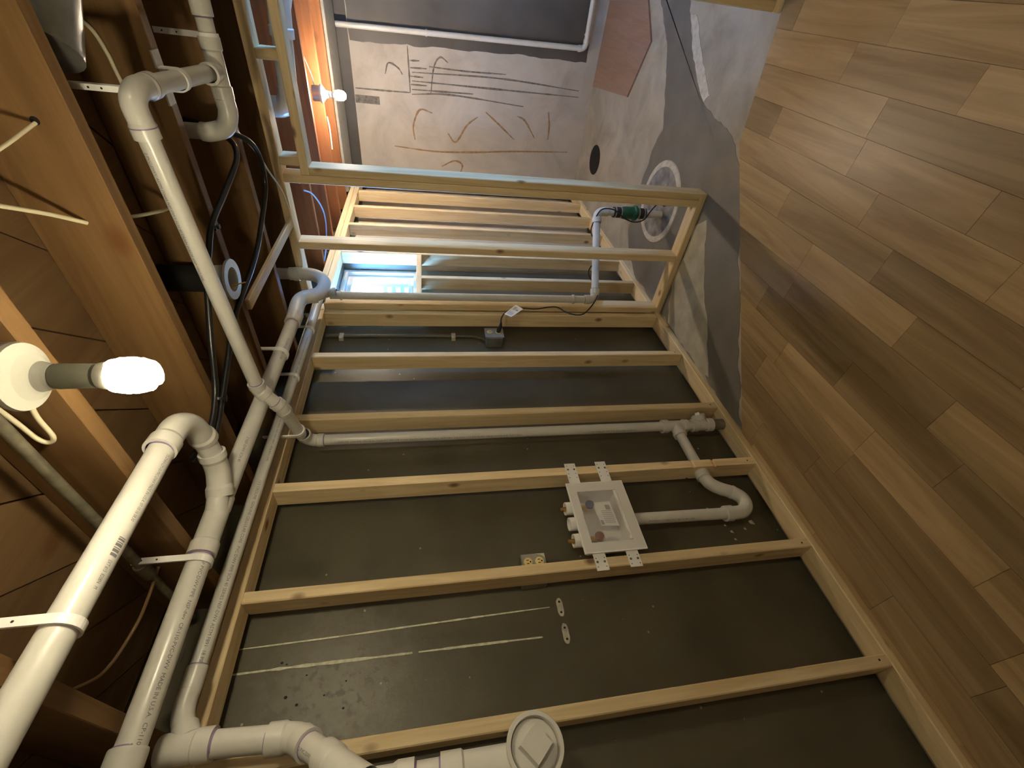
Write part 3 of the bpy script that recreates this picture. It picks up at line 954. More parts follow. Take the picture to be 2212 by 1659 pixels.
# clean-out wye with a slanted square-headed plug
CO = V((-1.56, 1.335, 0.165))
mb = MB()
mb.lathe([(-0.05, rG * 1.05), (-0.05, rG * 1.42), (-0.02, rG * 1.42), (-0.016, rG * 1.22), (0.03, rG * 1.22), (0.033, rG * 1.45), (0.062, rG * 1.45), (0.062, rG)], CO, (0, 0, -1), 24)
pd = V((0.55, 0.62, 0.25)).normalized()
mb.lathe([(0, rG * 1.15), (0.028, rG * 1.15), (0.03, rG * 1.42), (0.052, rG * 1.42), (0.055, rG * 1.3), (0.055, 0.0)], CO + V((0, 0, -0.005)), pd, 24)
mb.build('cleanout_fitting', 'pvc', sp_)
c = CO + V((0, 0, -0.005)) + pd * 0.055
u = pd.orthogonal().normalized(); w_ = pd.cross(u)
ps = [c + pd * t + u * a * 0.011 + w_ * b_ * 0.011 for t in (0, 0.012) for a, b_ in ((-1, -1), (1, -1), (1, 1), (-1, 1))]
MB().add(ps, [(0, 1, 2, 3), (4, 7, 6, 5), (0, 4, 5, 1), (1, 5, 6, 2), (2, 6, 7, 3), (3, 7, 4, 0)]).build('cleanout_plug', 'white_plastic', sp_)
MB().tube([V((-1.56, 1.335, 0.115)), V((-1.56, 1.335, 0.039))], rG * 1.18, 24).build('old_stub', 'old_pipe', sp_)
# arm and trap
straight(sp_, V((-1.56, 1.285, 0.305)), V((-1.56, 1.01, 0.305)), rG)
tr = smooth_path([V((-1.56, 1.03, 0.305)), V((-1.56, 0.985, 0.29)), V((-1.56, 0.955, 0.252)), V((-1.56, 0.935, 0.21)), V((-1.56, 0.905, 0.18)), V((-1.56, 0.868, 0.182)), V((-1.56, 0.84, 0.215)), V((-1.56, 0.836, 0.28))], 6)
mb = MB().tube(tr, rG * 1.2, 24)
mb.lathe([(-0.012, rG * 1.2), (-0.012, rG * 1.38), (0.022, rG * 1.38), (0.022, rG)], tr[0], (0, 1, 0), 24)
mb.lathe([(-0.012, rG * 1.2), (-0.012, rG * 1.38), (0.022, rG * 1.38), (0.022, rG)], tr[-1], (0, 0, 1), 24)
dd = (tr[19] - tr[18]).normalized()
mb.lathe([(-0.006, rG * 1.2), (-0.006, rG * 1.3), (0.006, rG * 1.3), (0.006, rG * 1.2)], tr[18], dd, 24)
mb.build('trap_bend', 'pvc', sp_)
straight(sp_, V((-1.56, 0.836, 0.27)), V((-1.56, 0.845, 0.735)), rG)
pipe_text(sp_, 'PVC DWV 1 1/2 NSF-DWV CELLULAR CORE', V((-1.56, 0.843, 0.66)), (0, -0.02, -1), rG, 0.0105, 0.5)

# --- sump discharge: sump lid, check valve, up beside the window, along the plate to the tall cleanout stack
rC = 0.0205
CF, CN = V((-1.412, 2.29, 2.119)), V((-1.412, 0.425, 2.141))
dC = (CN - CF).normalized()
dp = thing('discharge_pipe', 'thin white pipe from the sump lid, past the window and along the stud tops', 'drain pipe', V((-1.01, 2.69, 0.02)))
straight(dp, CF, CN, rC)
rV = 0.0232
elbow(dp, V((-1.420, 2.318, 2.119)), (0, 0, 1), dC, rV, R=0.045, hub=0.03)
straight(dp, V((-1.436, 2.318, 2.08)), V((-1.436, 2.318, 0.52)), rV)
coupling(dp, V((-1.436, 2.318, 2.02)), (0, 0, 1), rV, 0.012, 'pipe_clip', False)
coupling(dp, V((-1.436, 2.318, 0.62)), (0, 0, 1), rV, 0.014, 'pipe_clip', False)
SP = V((-1.012, 2.688, 0))
S1 = V((-1.436, 2.318, 0.475)); S2 = V((SP.x, SP.y, 0.455))
dS = (S2 - S1).normalized()
elbow(dp, S1, (0, 0, -1), dS, rV, R=0.04, hub=0.03)
straight(dp, S1 + dS * 0.06, S2 - dS * 0.06, rV)
elbow(dp, S2, dS, (0, 0, -1), rV, R=0.045, hub=0.03)
straight(dp, V((SP.x, SP.y, 0.41)), V((SP.x, SP.y, 0.34)), rV)
for z0 in (0.315, 0.155):
    MB().lathe([(0.03, rV), (0.03, rV * 1.42), (-0.03, rV * 1.42), (-0.03, rV)], V((SP.x, SP.y, z0)), (0, 0, 1), 24).build('rubber_sleeve', 'rubber', dp)
for z0 in (0.334, 0.296, 0.174, 0.136):
    MB().lathe([(0.004, rV * 1.4), (0.004, rV * 1.47), (-0.004, rV * 1.47), (-0.004, rV * 1.4)], V((SP.x, SP.y, z0)), (0, 0, 1), 24).build('hose_clamp', 'steel', dp)
mb = MB()
mb.lathe([(0.062, rV), (0.062, rV * 1.4), (0.03, rV * 1.7), (-0.025, rV * 1.7), (-0.03, rV * 2.05), (-0.044, rV * 2.05), (-0.05, rV * 1.5), (-0.062, rV * 1.3)], V((SP.x, SP.y, 0.236)), (0, 0, 1), 24)
mb.box(SP.x - 0.012, SP.x + 0.012, SP.y - 0.055, SP.y + 0.055, 0.20, 0.222)
mb.build('check_valve', 'green_plastic', dp)
straight(dp, V((SP.x, SP.y, 0.13)), V((SP.x, SP.y, 0.012)), rV)
pipe_text(dp, '1 1/2 PVC-DWV  PVC WASTE AND VENT ONLY    10:16 AM 6 CORE', CF + dC * 0.42, dC, rC, 0.0105, -0.15)
pipe_text(dp, 'PIPE FOR WASTE AND VENT ONLY    10:16 AM 6 CORE', CF + dC * 0.955, dC, rC, 0.0095, -0.15)
pipe_text(dp, '11/2 CRESLINE  GENUINE CELLULAR CORE   PVC DWV PIPE SCH 40 SERIES NSF-DWV ASTM F891  18 PIPAN  GENUINE  40', CF + dC * 1.27, dC, rC, 0.0125, -0.15)

# --- tall clean-out stack at the near end of the studs
stk = thing('cleanout_stack', 'white drain stack with a round screw plug that faces the room', 'drain pipe', V((-1.40, 0.27, 1.3)))
coupling(stk, CN + dC * 0.005, dC, rC, 0.055)
ST = V((-1.41, 0.277, 2.118))
elb = smooth_path([CN + dC * 0.03, V((-1.412, 0.372, 2.143)), V((-1.41, 0.335, 2.136)), V((-1.405, 0.30, 2.115))], 6)
mb = MB().tube(elb, rC * 1.22, 24)
mb.lathe([(-0.02, rC * 1.22), (-0.018, rC * 1.42), (0.012, rC * 1.42), (0.014, rC * 1.2)], elb[-1], elb[-1] - elb[-3], 24)
mb.build('elbow', 'pvc', stk)
rS = 0.0285
mb = MB()
mb.lathe([(-0.045, 0.0), (-0.045, rS * 1.1), (-0.04, rS * 1.16), (0.03, rS * 1.16), (0.034, rS * 1.25), (0.07, rS * 1.25), (0.07, rS)], V((-1.40, 0.273, 2.115)), (0, 0, -1), 24)
mb.lathe([(0, rC), (0.05, rS * 1.05)], elb[-1], ST - elb[-1], 24)
mb.cur = 1
mb.lathe([(0.07, rS * 1.03), (0.074, rS * 1.03), (0.074, rS)], V((-1.40, 0.273, 2.115)), (0, 0, -1), 24)
mb.build('tee', ['pvc', 'primer'], stk)
SB = V((-1.40, 0.262, 1.862))
straight(stk, V((-1.40, 0.273, 2.06)), V((-1.40, 0.264, 1.90)), rS)
dD = (V((-1.285, 0.175, 1.735)) - SB).normalized()
elbow(stk, SB, (0, -0.03, -1), dD, rS, R=0.06, hub=0.036)
straight(stk, SB + dD * 0.05, SB + dD * 0.15, rS)
pipe_text(stk, '2 PVC-DWV CRES 40', SB + dD * 0.066, dD, rS, 0.011, 0.5)
r3 = 0.043
AX = V((-1.27, 0.118, 0))


def at(z):
    return V((AX.x, AX.y, z))


mb = MB()
mb.lathe([(0, rS), (0.0, rS * 1.26), (0.04, rS * 1.26), (0.045, rS * 1.12), (0.16, rS * 1.12)], SB + dD * 0.13, dD, 24)
mb.lathe([(0.14, 0), (0.14, r3 * 1.05), (0.13, r3 * 1.18), (0.10, r3 * 1.18), (0.09, r3 * 1.06), (-0.07, r3 * 1.06), (-0.08, r3 * 1.18), (-0.115, r3 * 1.18), (-0.115, r3)], at(1.69), (0, 0, 1), 32)
mb.cur = 1
mb.lathe([(-0.115, r3 * 1.02), (-0.12, r3 * 1.02), (-0.12, r3)], at(1.69), (0, 0, 1), 32)
mb.build('wye_fitting', ['pvc', 'primer'], stk)
straight(stk, at(1.60), at(1.48), r3)
mb = MB()
mb.lathe([(0.09, r3), (0.09, r3 * 1.2), (0.045, r3 * 1.2), (0.04, r3 * 1.1), (-0.10, r3 * 1.1), (-0.105, r3 * 1.2), (-0.15, r3 * 1.2), (-0.15, r3)], at(1.43), (0, 0, 1), 32)
mb.cur = 1
mb.lathe([(0.094, r3 * 1.02), (0.09, r3 * 1.02)], at(1.43), (0, 0, 1), 32)
mb.cur = 0
CC = V((-1.27, 0.142, 1.318)); cd = V((1, 0.0, 0.02)).normalized()
mb.lathe([(-0.04, r3 * 1.05), (0.03, r3 * 1.05), (0.036, 0.060), (0.075, 0.063), (0.078, 0.0615), (0.078, 0.0535), (0.070, 0.0525), (0.058, 0.0515)], CC, cd, 40)
mb.build('cleanout_tee', ['pvc', 'primer'], stk)
mb = MB()
mb.lathe([(0.058, 0.0535), (0.066, 0.0500), (0.068, 0.047), (0.068, 0.0)], CC, cd, 40)
u = V((0, math.cos(0.72), math.sin(0.72))); w_ = cd.cross(u)
ps = [CC + cd * t + u * a * k + w_ * b_ * k for t, k in ((0.066, 0.0265), (0.098, 0.0245)) for a, b_ in ((-1, -1), (1, -1), (1, 1), (-1, 1))]
mb.add(ps, [(0, 1, 2, 3), (4, 7, 6, 5), (0, 4, 5, 1), (1, 5, 6, 2), (2, 6, 7, 3), (3, 7, 4, 0)])
mb.build('screw_plug', 'pvc', stk)
straight(stk, CC - V((0.02, 0, 0)), V((-1.66, CC.y, CC.z)), r3)

# --- cross run with the tee behind the slanting pipe
R0, R1 = V((0.25, 1.79, 2.147)), V((-0.352, 1.742, 2.147))
cr = thing('cross_drain', 'white drain pipe with a tee and a downturned bend between dark joists', 'drain pipe', R0)
dR = (R1 - R0).normalized()
rR = 0.0225
straight(cr, R0, R1, rR)
TT = V((-0.301, 1.746, 2.147))
mb = MB()
mb.lathe([(-0.085, rR), (-0.085, rR * 1.3), (-0.055, rR * 1.3), (-0.05, rR * 1.16), (0.035, rR * 1.16), (0.038, rR * 1.32), (0.07, rR * 1.32), (0.07, rR)], TT, dR, 24)
mb.lathe([(0, rR * 1.12), (0.045, rR * 1.16), (0.048, rR * 1.3), (0.07, rR * 1.3), (0.07, rR)], TT, (0.05, -1, 0.02), 24)
mb.cur = 1
mb.lathe([(0.07, rR * 1.05), (0.075, rR * 1.05), (0.075, rR)], TT, dR, 24)
mb.build('tee', ['pvc', 'primer'], cr)
tr2 = smooth_path([V((-0.372, 1.74, 2.147)), V((-0.41, 1.737, 2.146)), V((-0.452, 1.735, 2.168)), V((-0.468, 1.733, 2.215)), V((-0.468, 1.733, 2.24))], 6)
MB().tube(tr2, rR * 1.25, 24).build('bend', 'pvc', cr)
straight(cr, V((-0.468, 1.733, 2.225)), V((-0.468, 1.733, 2.385)), rR * 1.05)
coupling(cr, V((-0.145, 1.758, 2.147)), dR, rR, 0.05)

# --- daylight-blue overhead pipe beyond the doorway
bp = thing('far_overhead_drain', 'white overhead drain with a wye, beyond the door header', 'drain pipe', V((0.5, 2.66, 2.11)))
straight(bp, V((0.85, 2.68, 2.05)), V((-0.50, 2.66, 2.176)), 0.044)
mb = MB()
mb.lathe([(-0.10, 0.044), (-0.10, 0.053), (-0.06, 0.053), (-0.055, 0.048), (0.09, 0.048), (0.095, 0.053), (0.13, 0.053), (0.13, 0.044)], V((-0.17, 2.665, 2.145)), (-1, -0.015, 0.093), 28)
wd_ = V((0.62, 0.78, -0.05)).normalized()
mb.lathe([(0, 0.046), (0.11, 0.048), (0.113, 0.053), (0.15, 0.053), (0.15, 0.044)], V((-0.20, 2.665, 2.148)), wd_, 28)
mb.cur = 1
mb.lathe([(0.15, 0.0445), (0.156, 0.0445)], V((-0.20, 2.665, 2.148)), wd_, 28)
mb.build('wye_fitting', ['pvc', 'primer'], bp)
straight(bp, V((-0.20, 2.665, 2.148)) + wd_ * 0.14, V((-0.20, 2.665, 2.148)) + wd_ * 0.8, 0.044)
MB().tube(smooth_path([V((-0.49, 2.66, 2.175)), V((-0.54, 2.66, 2.182)), V((-0.575, 2.66, 2.215)), V((-0.58, 2.66, 2.26))], 5), 0.047, 24).build('elbow', 'pvc', bp)
straight(bp, V((-0.58, 2.66, 2.25)), V((-0.58, 2.66, 2.385)), 0.044)

# --- white pipe on the far wall
fp = thing('far_wall_pipe', 'thin white pipe standing upright on the far wall at the paint edge', 'drain pipe', V((-0.36, 4.60, 0.15)))
rF = 0.0205
straight(fp, V((-0.392, 4.60, 2.20)), V((-0.352, 4.60, 0.20)), rF)
elbow(fp, V((-0.351, 4.60, 0.152)), (0.02, 0, -1), (1, 0, 0.02), rF, R=0.04, hub=0.025, ring=False)
straight(fp, V((-0.30, 4.60, 0.153)), V((1.2, 4.60, 0.175)), rF)
coupling(fp, V((-0.378, 4.60, 1.50)), (0, 0, 1), rF, 0.016, 'pipe_clip', False)
coupling(fp, V((-0.255, 4.60, 0.154)), (1, 0, 0), rF, 0.014, 'pipe_clip', False)

# --- dim pipe in the joist bay over the viewer and the old iron pipe
tag(MB().tube([(-1.60, 0.13, 2.29), (-0.80, 0.125, 2.29)], 0.034, 24).build('bay_drain', 'pvc'), 'dim white pipe lying in the dark joist bay behind the thick drains', 'drain pipe')
op = thing('iron_pipe', 'old mottled iron pipe in the joist bay beside the porcelain lamp base', 'pipe', V((-0.9, 0.655, 2.29)))
MB().tube([(-1.60, 0.655, 2.29), (0.2, 0.655, 2.29)], 0.0115, 16).build('pipe', 'old_pipe', op)
MB().tube([(-1.30, 0.655, 2.29), (-1.24, 0.655, 2.29)], 0.0165, 16).build('union', 'old_pipe', op)

# ------------------------------------------------------------------ hooks
hook('white pipe hook round the thick drain just past the end of its lettering', A0 + dA * 0.43, dA, 0.0282, 2.235, (1, 0, 0))
hook('white pipe hook just past the round wye fitting, arm reaching up the joist', V((-1.254, 0.655, 2.1555)), dB2, 0.0295, 2.30, (1, 0, 0))
hook('white pipe hook on the trap drain beside the crossing of the slanting pipe', V((-1.254, 1.553, 2.142)), dB, 0.0280, 2.29, (1, 0, 0))
hook('white pipe hook on the thin discharge pipe level with the second stud from the partition', V((-1.412, 1.58, 2.1274)), dC, rC, 2.29, (1, 0, 0), 0.015)
hook('white pipe hook on the thin discharge pipe close to the partition', V((-1.412, 1.94, 2.123)), dC, rC, 2.27, (1, 0, 0), 0.015)
hook('white pipe hook round the short drop above the stand pipe elbow', K3 - d3 * 0.04, d3, rE, 2.19, (0, -1, 0), 0.016)
hook('white pipe hook on the cross drain, its arm lost in the dark bay', V((-0.215, 1.752, 2.147)), dR, rR, 2.30, (0, 1, 0), 0.015)
ps_ = thing('hanger_strap', 'short white perforated strap above the elbow where the slanting pipe starts', 'pipe strap', V((-0.268, 1.262, 2.18)))
MB().box(-0.274, -0.262, 1.252, 1.268, 2.182, 2.30).build('strap', 'white_plastic', ps_)
for z in (2.215, 2.24):
    MB().lathe([(0, 0), (0.0006, 0.0022), (0, 0.0023)], V((-0.268, 1.2518, z)), (0, -1, 0), 8).build('nail_hole', 'black_hole', ps_)
# two-eared strap under a joist
es = thing('pipe_strap', 'white two-eared strap nailed under the joist beside the slanting pipe elbow', 'pipe strap', V((-0.283, 1.50, 2.16)))
mb = MB()
for i in range(16):
    qa, qb = math.pi * i / 16, math.pi * (i + 1) / 16
    ps = []
    for a in (qa, qb):
        e = V((math.cos(a), 0, -math.sin(a)))
        for rr in (rE * 1.03, rE * 1.03 + 0.004):
            for s in (-1, 1):
                ps.append(V((-0.286, 1.50, 2.160)) + e * rr + V((0, s * 0.010, 0)))
    mb.add(ps, [(0, 1, 5, 4), (2, 6, 7, 3), (0, 4, 6, 2), (1, 3, 7, 5), (0, 2, 3, 1), (4, 5, 7, 6)])
for s in (-1, 1):
    mb.box(-0.286 + s * 0.025 - 0.002, -0.286 + s * 0.025 + 0.002, 1.49, 1.51, 2.16, 2.198)
mb.build('band', 'white_plastic', es)
for s in (-1, 1):
    MB().box(-0.286 + s * 0.042 - 0.018, -0.286 + s * 0.042 + 0.018, 1.485, 1.525, 2.195, 2.199).build('nailing_ear', 'painted_steel', es)

# closet flange hanging in the bay
cf = thing('closet_flange', 'white plastic flange ring hanging under the joists beside a black hose', 'flange', V((-0.835, 1.435, 2.175)))
mb = MB()
mb.lathe([(0, 0.040), (0, 0.066), (0.006, 0.068), (0.010, 0.064), (0.010, 0.048), (0.055, 0.044), (0.055, 0.038), (0.0, 0.040)], V((-0.835, 1.435, 2.168)), (0, 0, 1), 40)
mb.build('flange_ring', 'pvc', cf)
MB().tube([(-0.865, 1.44, 2.19), (-0.868, 1.475, 2.150)], 0.0025, 8).build('bolt', 'brass', cf)
MB().tube([(-0.835, 1.435, 2.215), (-0.835, 1.435, 2.385)], 0.043, 24).build('stub', 'black_hole', cf)  # darkness of the bay put into the stub's colour so it disappears

# ------------------------------------------------------------------ sump lid
SC_ = V((-0.965, 2.775, 0.0))
sl_ = thing('sump_lid', 'round grey sump lid with a pale rim set in the slab', 'sump lid', SC_)
MB().lathe([(0, 0.255), (0.008, 0.250), (0.009, 0.215), (0.006, 0.213)], SC_, (0, 0, 1), 64).build('lid_rim', 'lid_rim', sl_)
MB().lathe([(0, 0.216), (0.007, 0.214), (0.0075, 0.0)], SC_, (0, 0, 1), 64).build('lid_plate', 'lid_grey', sl_)
MB().lathe([(0, 0.032), (0.006, 0.030), (0.006, 0.0)], V((-0.93, 2.70, 0.0075)), (0, 0, 1), 20).build('grommet', 'rubber', sl_)

# ------------------------------------------------------------------ washing machine outlet box
ob_ = thing('laundry_outlet_box', 'white recessed laundry outlet box strapped between two studs', 'outlet box', V((-1.55, 0.845, 0.73)))
FX = -1.504
mb = MB()
ya0, yb0, za0, zb0 = 0.692, 0.998, 0.732, 0.980
yi0, yi1, zi0, zi1 = 0.732, 0.955, 0.775, 0.942
for (a, b_, c_, d_) in ((ya0, yi0, za0, zb0), (yi1, yb0, za0, zb0), (yi0, yi1, za0, zi0), (yi0, yi1, zi1, zb0)):
    mb.box(FX - 0.006, FX, a, b_, c_, d_)
mb.build('face_frame', 'white_plastic', ob_)
mb = MB()
mb.box(-1.598, -1.594, yi0, yi1, zi0, zi1)
mb.box(-1.598, FX - 0.006, yi0 - 0.004, yi0, zi0, zi1); mb.box(-1.598, FX - 0.006, yi1, yi1 + 0.004, zi0, zi1)
mb.box(-1.598, FX - 0.006, yi0, yi1, zi0 - 0.004, zi0); mb.box(-1.598, FX - 0.006, yi0, yi1, zi1, zi1 + 0.004)
mb.build('box_shell', 'white_plastic', ob_)
MB().box(FX, FX + 0.004, 0.735, 0.950, 0.777, 0.789).build('shelf_lip', 'white_plastic', ob_)
for (y, nut) in ((0.905, 1), (0.836, 0), (0.766, 1)):
    MB().lathe([(-0.045, 0.026), (0.012, 0.026), (0.012, 0.021), (-0.03, 0.021), (-0.03, 0.0)], V((-1.545, y, 0.985)), (0, 0, 1), 24).build('knockout_hub', 'white_plastic', ob_)
    if nut:
        vv = MB().tube([(-1.545, y, 0.93), (-1.545, y, 1.018)], 0.0065, 12).tube([(-1.545, y, 0.992), (-1.545, y, 1.004)], 0.009, 6)
        vv.tube([(-1.545, y, 0.88), (-1.545, y, 0.935)], 0.012, 12).tube([(-1.56, y, 0.905), (-1.53, y, 0.905)], 0.010, 10)
        va = vv.build('valve', 'brass', ob_)
        MB().lathe([(0, 0), (0, 0.016), (0.012, 0.018), (0.014, 0)], V((-1.532, y, 0.895)), (1, 0, 0.2), 12).build('valve_knob', 'blue_knob' if y > 0.85 else 'red_knob', va)
for (ya_, yb_, zc) in ((1.000, 1.092, 0.935), (1.000, 1.094, 0.795), (0.642, 0.690, 0.925), (0.644, 0.690, 0.795)):
    s_ = MB().box(-1.5155, -1.5125, min(ya_, yb_) - 0.012, max(ya_, yb_) + 0.012 if ya_ > 0.9 else max(ya_, yb_) + 0.02, zc - 0.0235, zc + 0.0235).build('mounting_strap', 'white_plastic', ob_)
    ym = 1.073 if ya_ > 0.9 else 0.662
    for dz in (-0.014, 0.014):
        MB().lathe([(0, 0), (0.0012, 0.0042), (0, 0.0046)], V((-1.5123, ym, zc + dz)), (1, 0, 0), 10).build('nail_head', 'old_pipe', s_)
        for yy in (ym - 0.018, ym + 0.014) if ya_ < 0.9 else (ym - 0.022, ym - 0.042, ym + 0.018):
            MB().lathe([(0, 0), (0.0006, 0.0018), (0, 0.002)], V((-1.5123, yy, zc + dz * 1.15)), (1, 0, 0), 6).build('screw_hole', 'black_hole', s_)
# instruction paper inside and the clear film bulging over the opening
pv = [V((-1.520, 0.905, 0.885)), V((-1.508, 0.893, 0.815)), V((-1.522, 0.802, 0.803)), V((-1.530, 0.812, 0.872))]
pn = (pv[1] - pv[0]).cross(pv[3] - pv[0]).normalized()
if pn.x < 0:
    pn = -pn
MB().add(pv + [p - pn * 0.0006 for p in pv], [(0, 1, 2, 3), (7, 6, 5, 4), (0, 4, 5, 1), (1, 5, 6, 2), (2, 6, 7, 3), (3, 7, 4, 0)]).build('instruction_sheet', 'paper', ob_)


def on_sheet(u_, v_, wu, wv):
    q = []
    for a, b_ in ((u_, v_), (u_ + wu, v_), (u_ + wu, v_ + wv), (u_, v_ + wv)):
        q.append((pv[0].lerp(pv[1], a)).lerp(pv[3].lerp(pv[2], a), b_) + pn * 0.0005)
    return q


mb = MB()
mb.add(on_sheet(0.62, 0.06, 0.26, 0.22), [(0, 1, 2, 3)]).add(on_sheet(0.05, 0.76, 0.16, 0.2), [(0, 1, 2, 3)])
for k in range(7):
    mb.add(on_sheet(0.30 + 0.0 * k, 0.32 + 0.085 * k, 0.58, 0.025), [(0, 1, 2, 3)])
mb.build('sheet_print', 'paper_grey', ob_)['kind'] = 'stuff'
mb = MB(); mb.smooth = True
NN = 16
vs, fs = [], []
for i in range(NN + 1):
    for j in range(NN + 1):
        a, b_ = i / NN, j / NN
        y = ya0 + 0.004 + (yb0 - ya0 - 0.008) * a; z = za0 + 0.004 + (zb0 - za0 - 0.008) * b_
        ins = max(0, min(1, min(a - 0.12, 0.86 - a, b_ - 0.16, 0.86 - b_) * 8))
        bul = ins * (0.006 + 0.010 * mnoise.noise(V((y * 16, z * 16, 2.2)))) + 0.0012 * mnoise.noise(V((y * 60, z * 60, 5)))
        vs.append((FX + 0.0022 + max(-0.0012, bul), y, z))
for i in range(NN):
    for j in range(NN):
        a = i * (NN + 1) + j
        fs.append((a, a + NN + 1, a + NN + 2, a + 1))
mb.add(vs, fs)
mb.build('shrink_film', 'clear_film', ob_)


# ------------------------------------------------------------------ electrical boxes on the dark wall
def receptacle(parent, x, y, z, sgn=1):
    """one round-faced socket with two blade slots and a ground hole, facing the room"""
    mb = MB().lathe([(0, 0.0165), (0.004, 0.016), (0.0045, 0.0)], V((x, y, z)), (1, 0, 0), 24)
    o = mb.build('receptacle', 'ivory', parent)
    m2 = MB()
    m2.box(x + 0.0045, x + 0.0052, y + 0.005, y + 0.0075, z - 0.003, z + 0.006)
    m2.box(x + 0.0045, x + 0.0052, y - 0.0075, y - 0.005, z - 0.003, z + 0.006)
    m2.lathe([(0.0045, 0.003), (0.0054, 0.0028), (0.0054, 0)], V((x, y, z - 0.0085)), (1, 0, 0), 10)
    m2.build('slot', 'black_hole', o)
    return o


nb = thing('duplex_outlet', 'grey metal outlet box with ivory sockets half hidden behind a stud', 'outlet', V((XW, 0.705, 1.16)))
MB().lumber(XW, -1.565, 0.645, 0.742, 1.112, 1.208, 0.003).build('box', 'galvanized', nb)
MB().prism([(0.648 + 0.0, 1.116), (0.739, 1.116), (0.739, 1.204), (0.648, 1.204)], 'x', -1.565, -1.5625).build('cover_plate', 'painted_steel', nb)
receptacle(nb, -1.5625, 0.708, 1.183); receptacle(nb, -1.5625, 0.708, 1.140)
MB().prism(rough_poly([(0.722, 1.116), (0.739, 1.116), (0.739, 1.15), (0.733, 1.135)], 0.006, 0.003, 2), 'x', -1.5625, -1.562).build('mortar_smear', 'caulk', nb)

fb = thing('conduit_outlet', 'small grey surface outlet box with a black plug in it', 'outlet', V((XW, 2.14, 1.13)))
MB().lumber(XW, -1.572, 2.095, 2.182, 1.085, 1.19, 0.006).build('box', 'galvanized', fb)
MB().lumber(-1.572, -1.566, 2.092, 2.185, 1.08, 1.195, 0.002).build('cover_plate', 'painted_steel', fb)
receptacle(fb, -1.566, 2.14, 1.165)
receptacle(fb, -1.566, 2.14, 1.112)
mb = MB().tube([(XW + 0.011, 2.195, 2.12), (XW + 0.011, 2.195, 1.26), (XW + 0.014, 2.165, 1.20), (XW + 0.02, 2.14, 1.185)], 0.0085, 12)
mb.build('conduit', 'dark_wall', fb)
for z in (2.03, 1.378):
    MB().box(XW, XW + 0.022, 2.165, 2.215, z - 0.012, z + 0.012).build('conduit_strap', 'scar', fb)
cd_ = thing('pump_cord', 'black pump cord with a white paper tag, plugged into the surface box', 'cord', V((-1.55, 2.14, 1.10)))
cp = [V((-1.528, 2.145, 1.100)), V((-1.485, 2.175, 1.095)), V((-1.455, 2.20, 1.06)), V((-1.44, 2.212, 0.979)), V((-1.435, 2.20, 0.883)), V((-1.43, 2.217, 0.761)), V((-1.43, 2.15, 0.691)), V((-1.42, 2.13, 0.607)),
      V((-1.40, 2.25, 0.50)), V((-1.405, 2.38, 0.445)), V((-1.33, 2.465, 0.50)), V((-1.245, 2.475, 0.47)), V((-1.20, 2.53, 0.425)), V((-1.13, 2.62, 0.485)), V((-1.05, 2.64, 0.475)),
      V((-0.985, 2.65, 0.44)), V((-0.982, 2.645, 0.36)), V((-1.02, 2.62, 0.29)), V((-1.04, 2.615, 0.22)), V((-1.02, 2.61, 0.16)), V((-0.97, 2.645, 0.11)), V((-0.935, 2.69, 0.05)), V((-0.93, 2.70, 0.012))]
MB().tube(smooth_path(cp, 8), 0.0042, 10).build('cord', 'black_plastic', cd_)
MB().tube([V((-1.566, 2.14, 1.112)), V((-1.545, 2.14, 1.110)), V((-1.525, 2.147, 1.100)), V((-1.505, 2.162, 1.098))], [0.013, 0.0135, 0.010, 0.005], 14).build('plug', 'black_plastic', cd_)
tv = [V((-1.452, 2.141, 1.09)), V((-1.446, 2.258, 1.003)), V((-1.446, 2.198, 0.963)), V((-1.452, 2.099, 1.052))]
tv = [V((p.x + 0.014, p.y * 0.78 + 2.175 * 0.22, p.z * 0.95 + 1.03 * 0.05)) for p in tv]
tn = (tv[1] - tv[0]).cross(tv[3] - tv[0]).normalized()
if tn.x < 0:
    tn = -tn
MB().add(tv + [p - tn * 0.0005 for p in tv], [(0, 1, 2, 3), (7, 6, 5, 4), (0, 4, 5, 1), (1, 5, 6, 2), (2, 6, 7, 3), (3, 7, 4, 0)]).build('paper_tag', 'paper', cd_)
mb = MB()


def on_tag(u_, v_, wu, wv):
    q = []
    for a, b_ in ((u_, v_), (u_ + wu, v_), (u_ + wu, v_ + wv), (u_, v_ + wv)):
        q.append((tv[0].lerp(tv[1], a)).lerp(tv[3].lerp(tv[2], a), b_) + tn * 0.0005)
    return q


for k in range(6):
    mb.add(on_tag(0.10, 0.18 + 0.11 * k, 0.28, 0.05), [(0, 1, 2, 3)])
    mb.add(on_tag(0.58, 0.18 + 0.05 * k, 0.30, 0.022), [(0, 1, 2, 3)])
mb.add(on_tag(0.60, 0.56, 0.12, 0.26), [(0, 1, 2, 3)])
mb.build('tag_print', 'paper_grey', cd_)['kind'] = 'stuff'


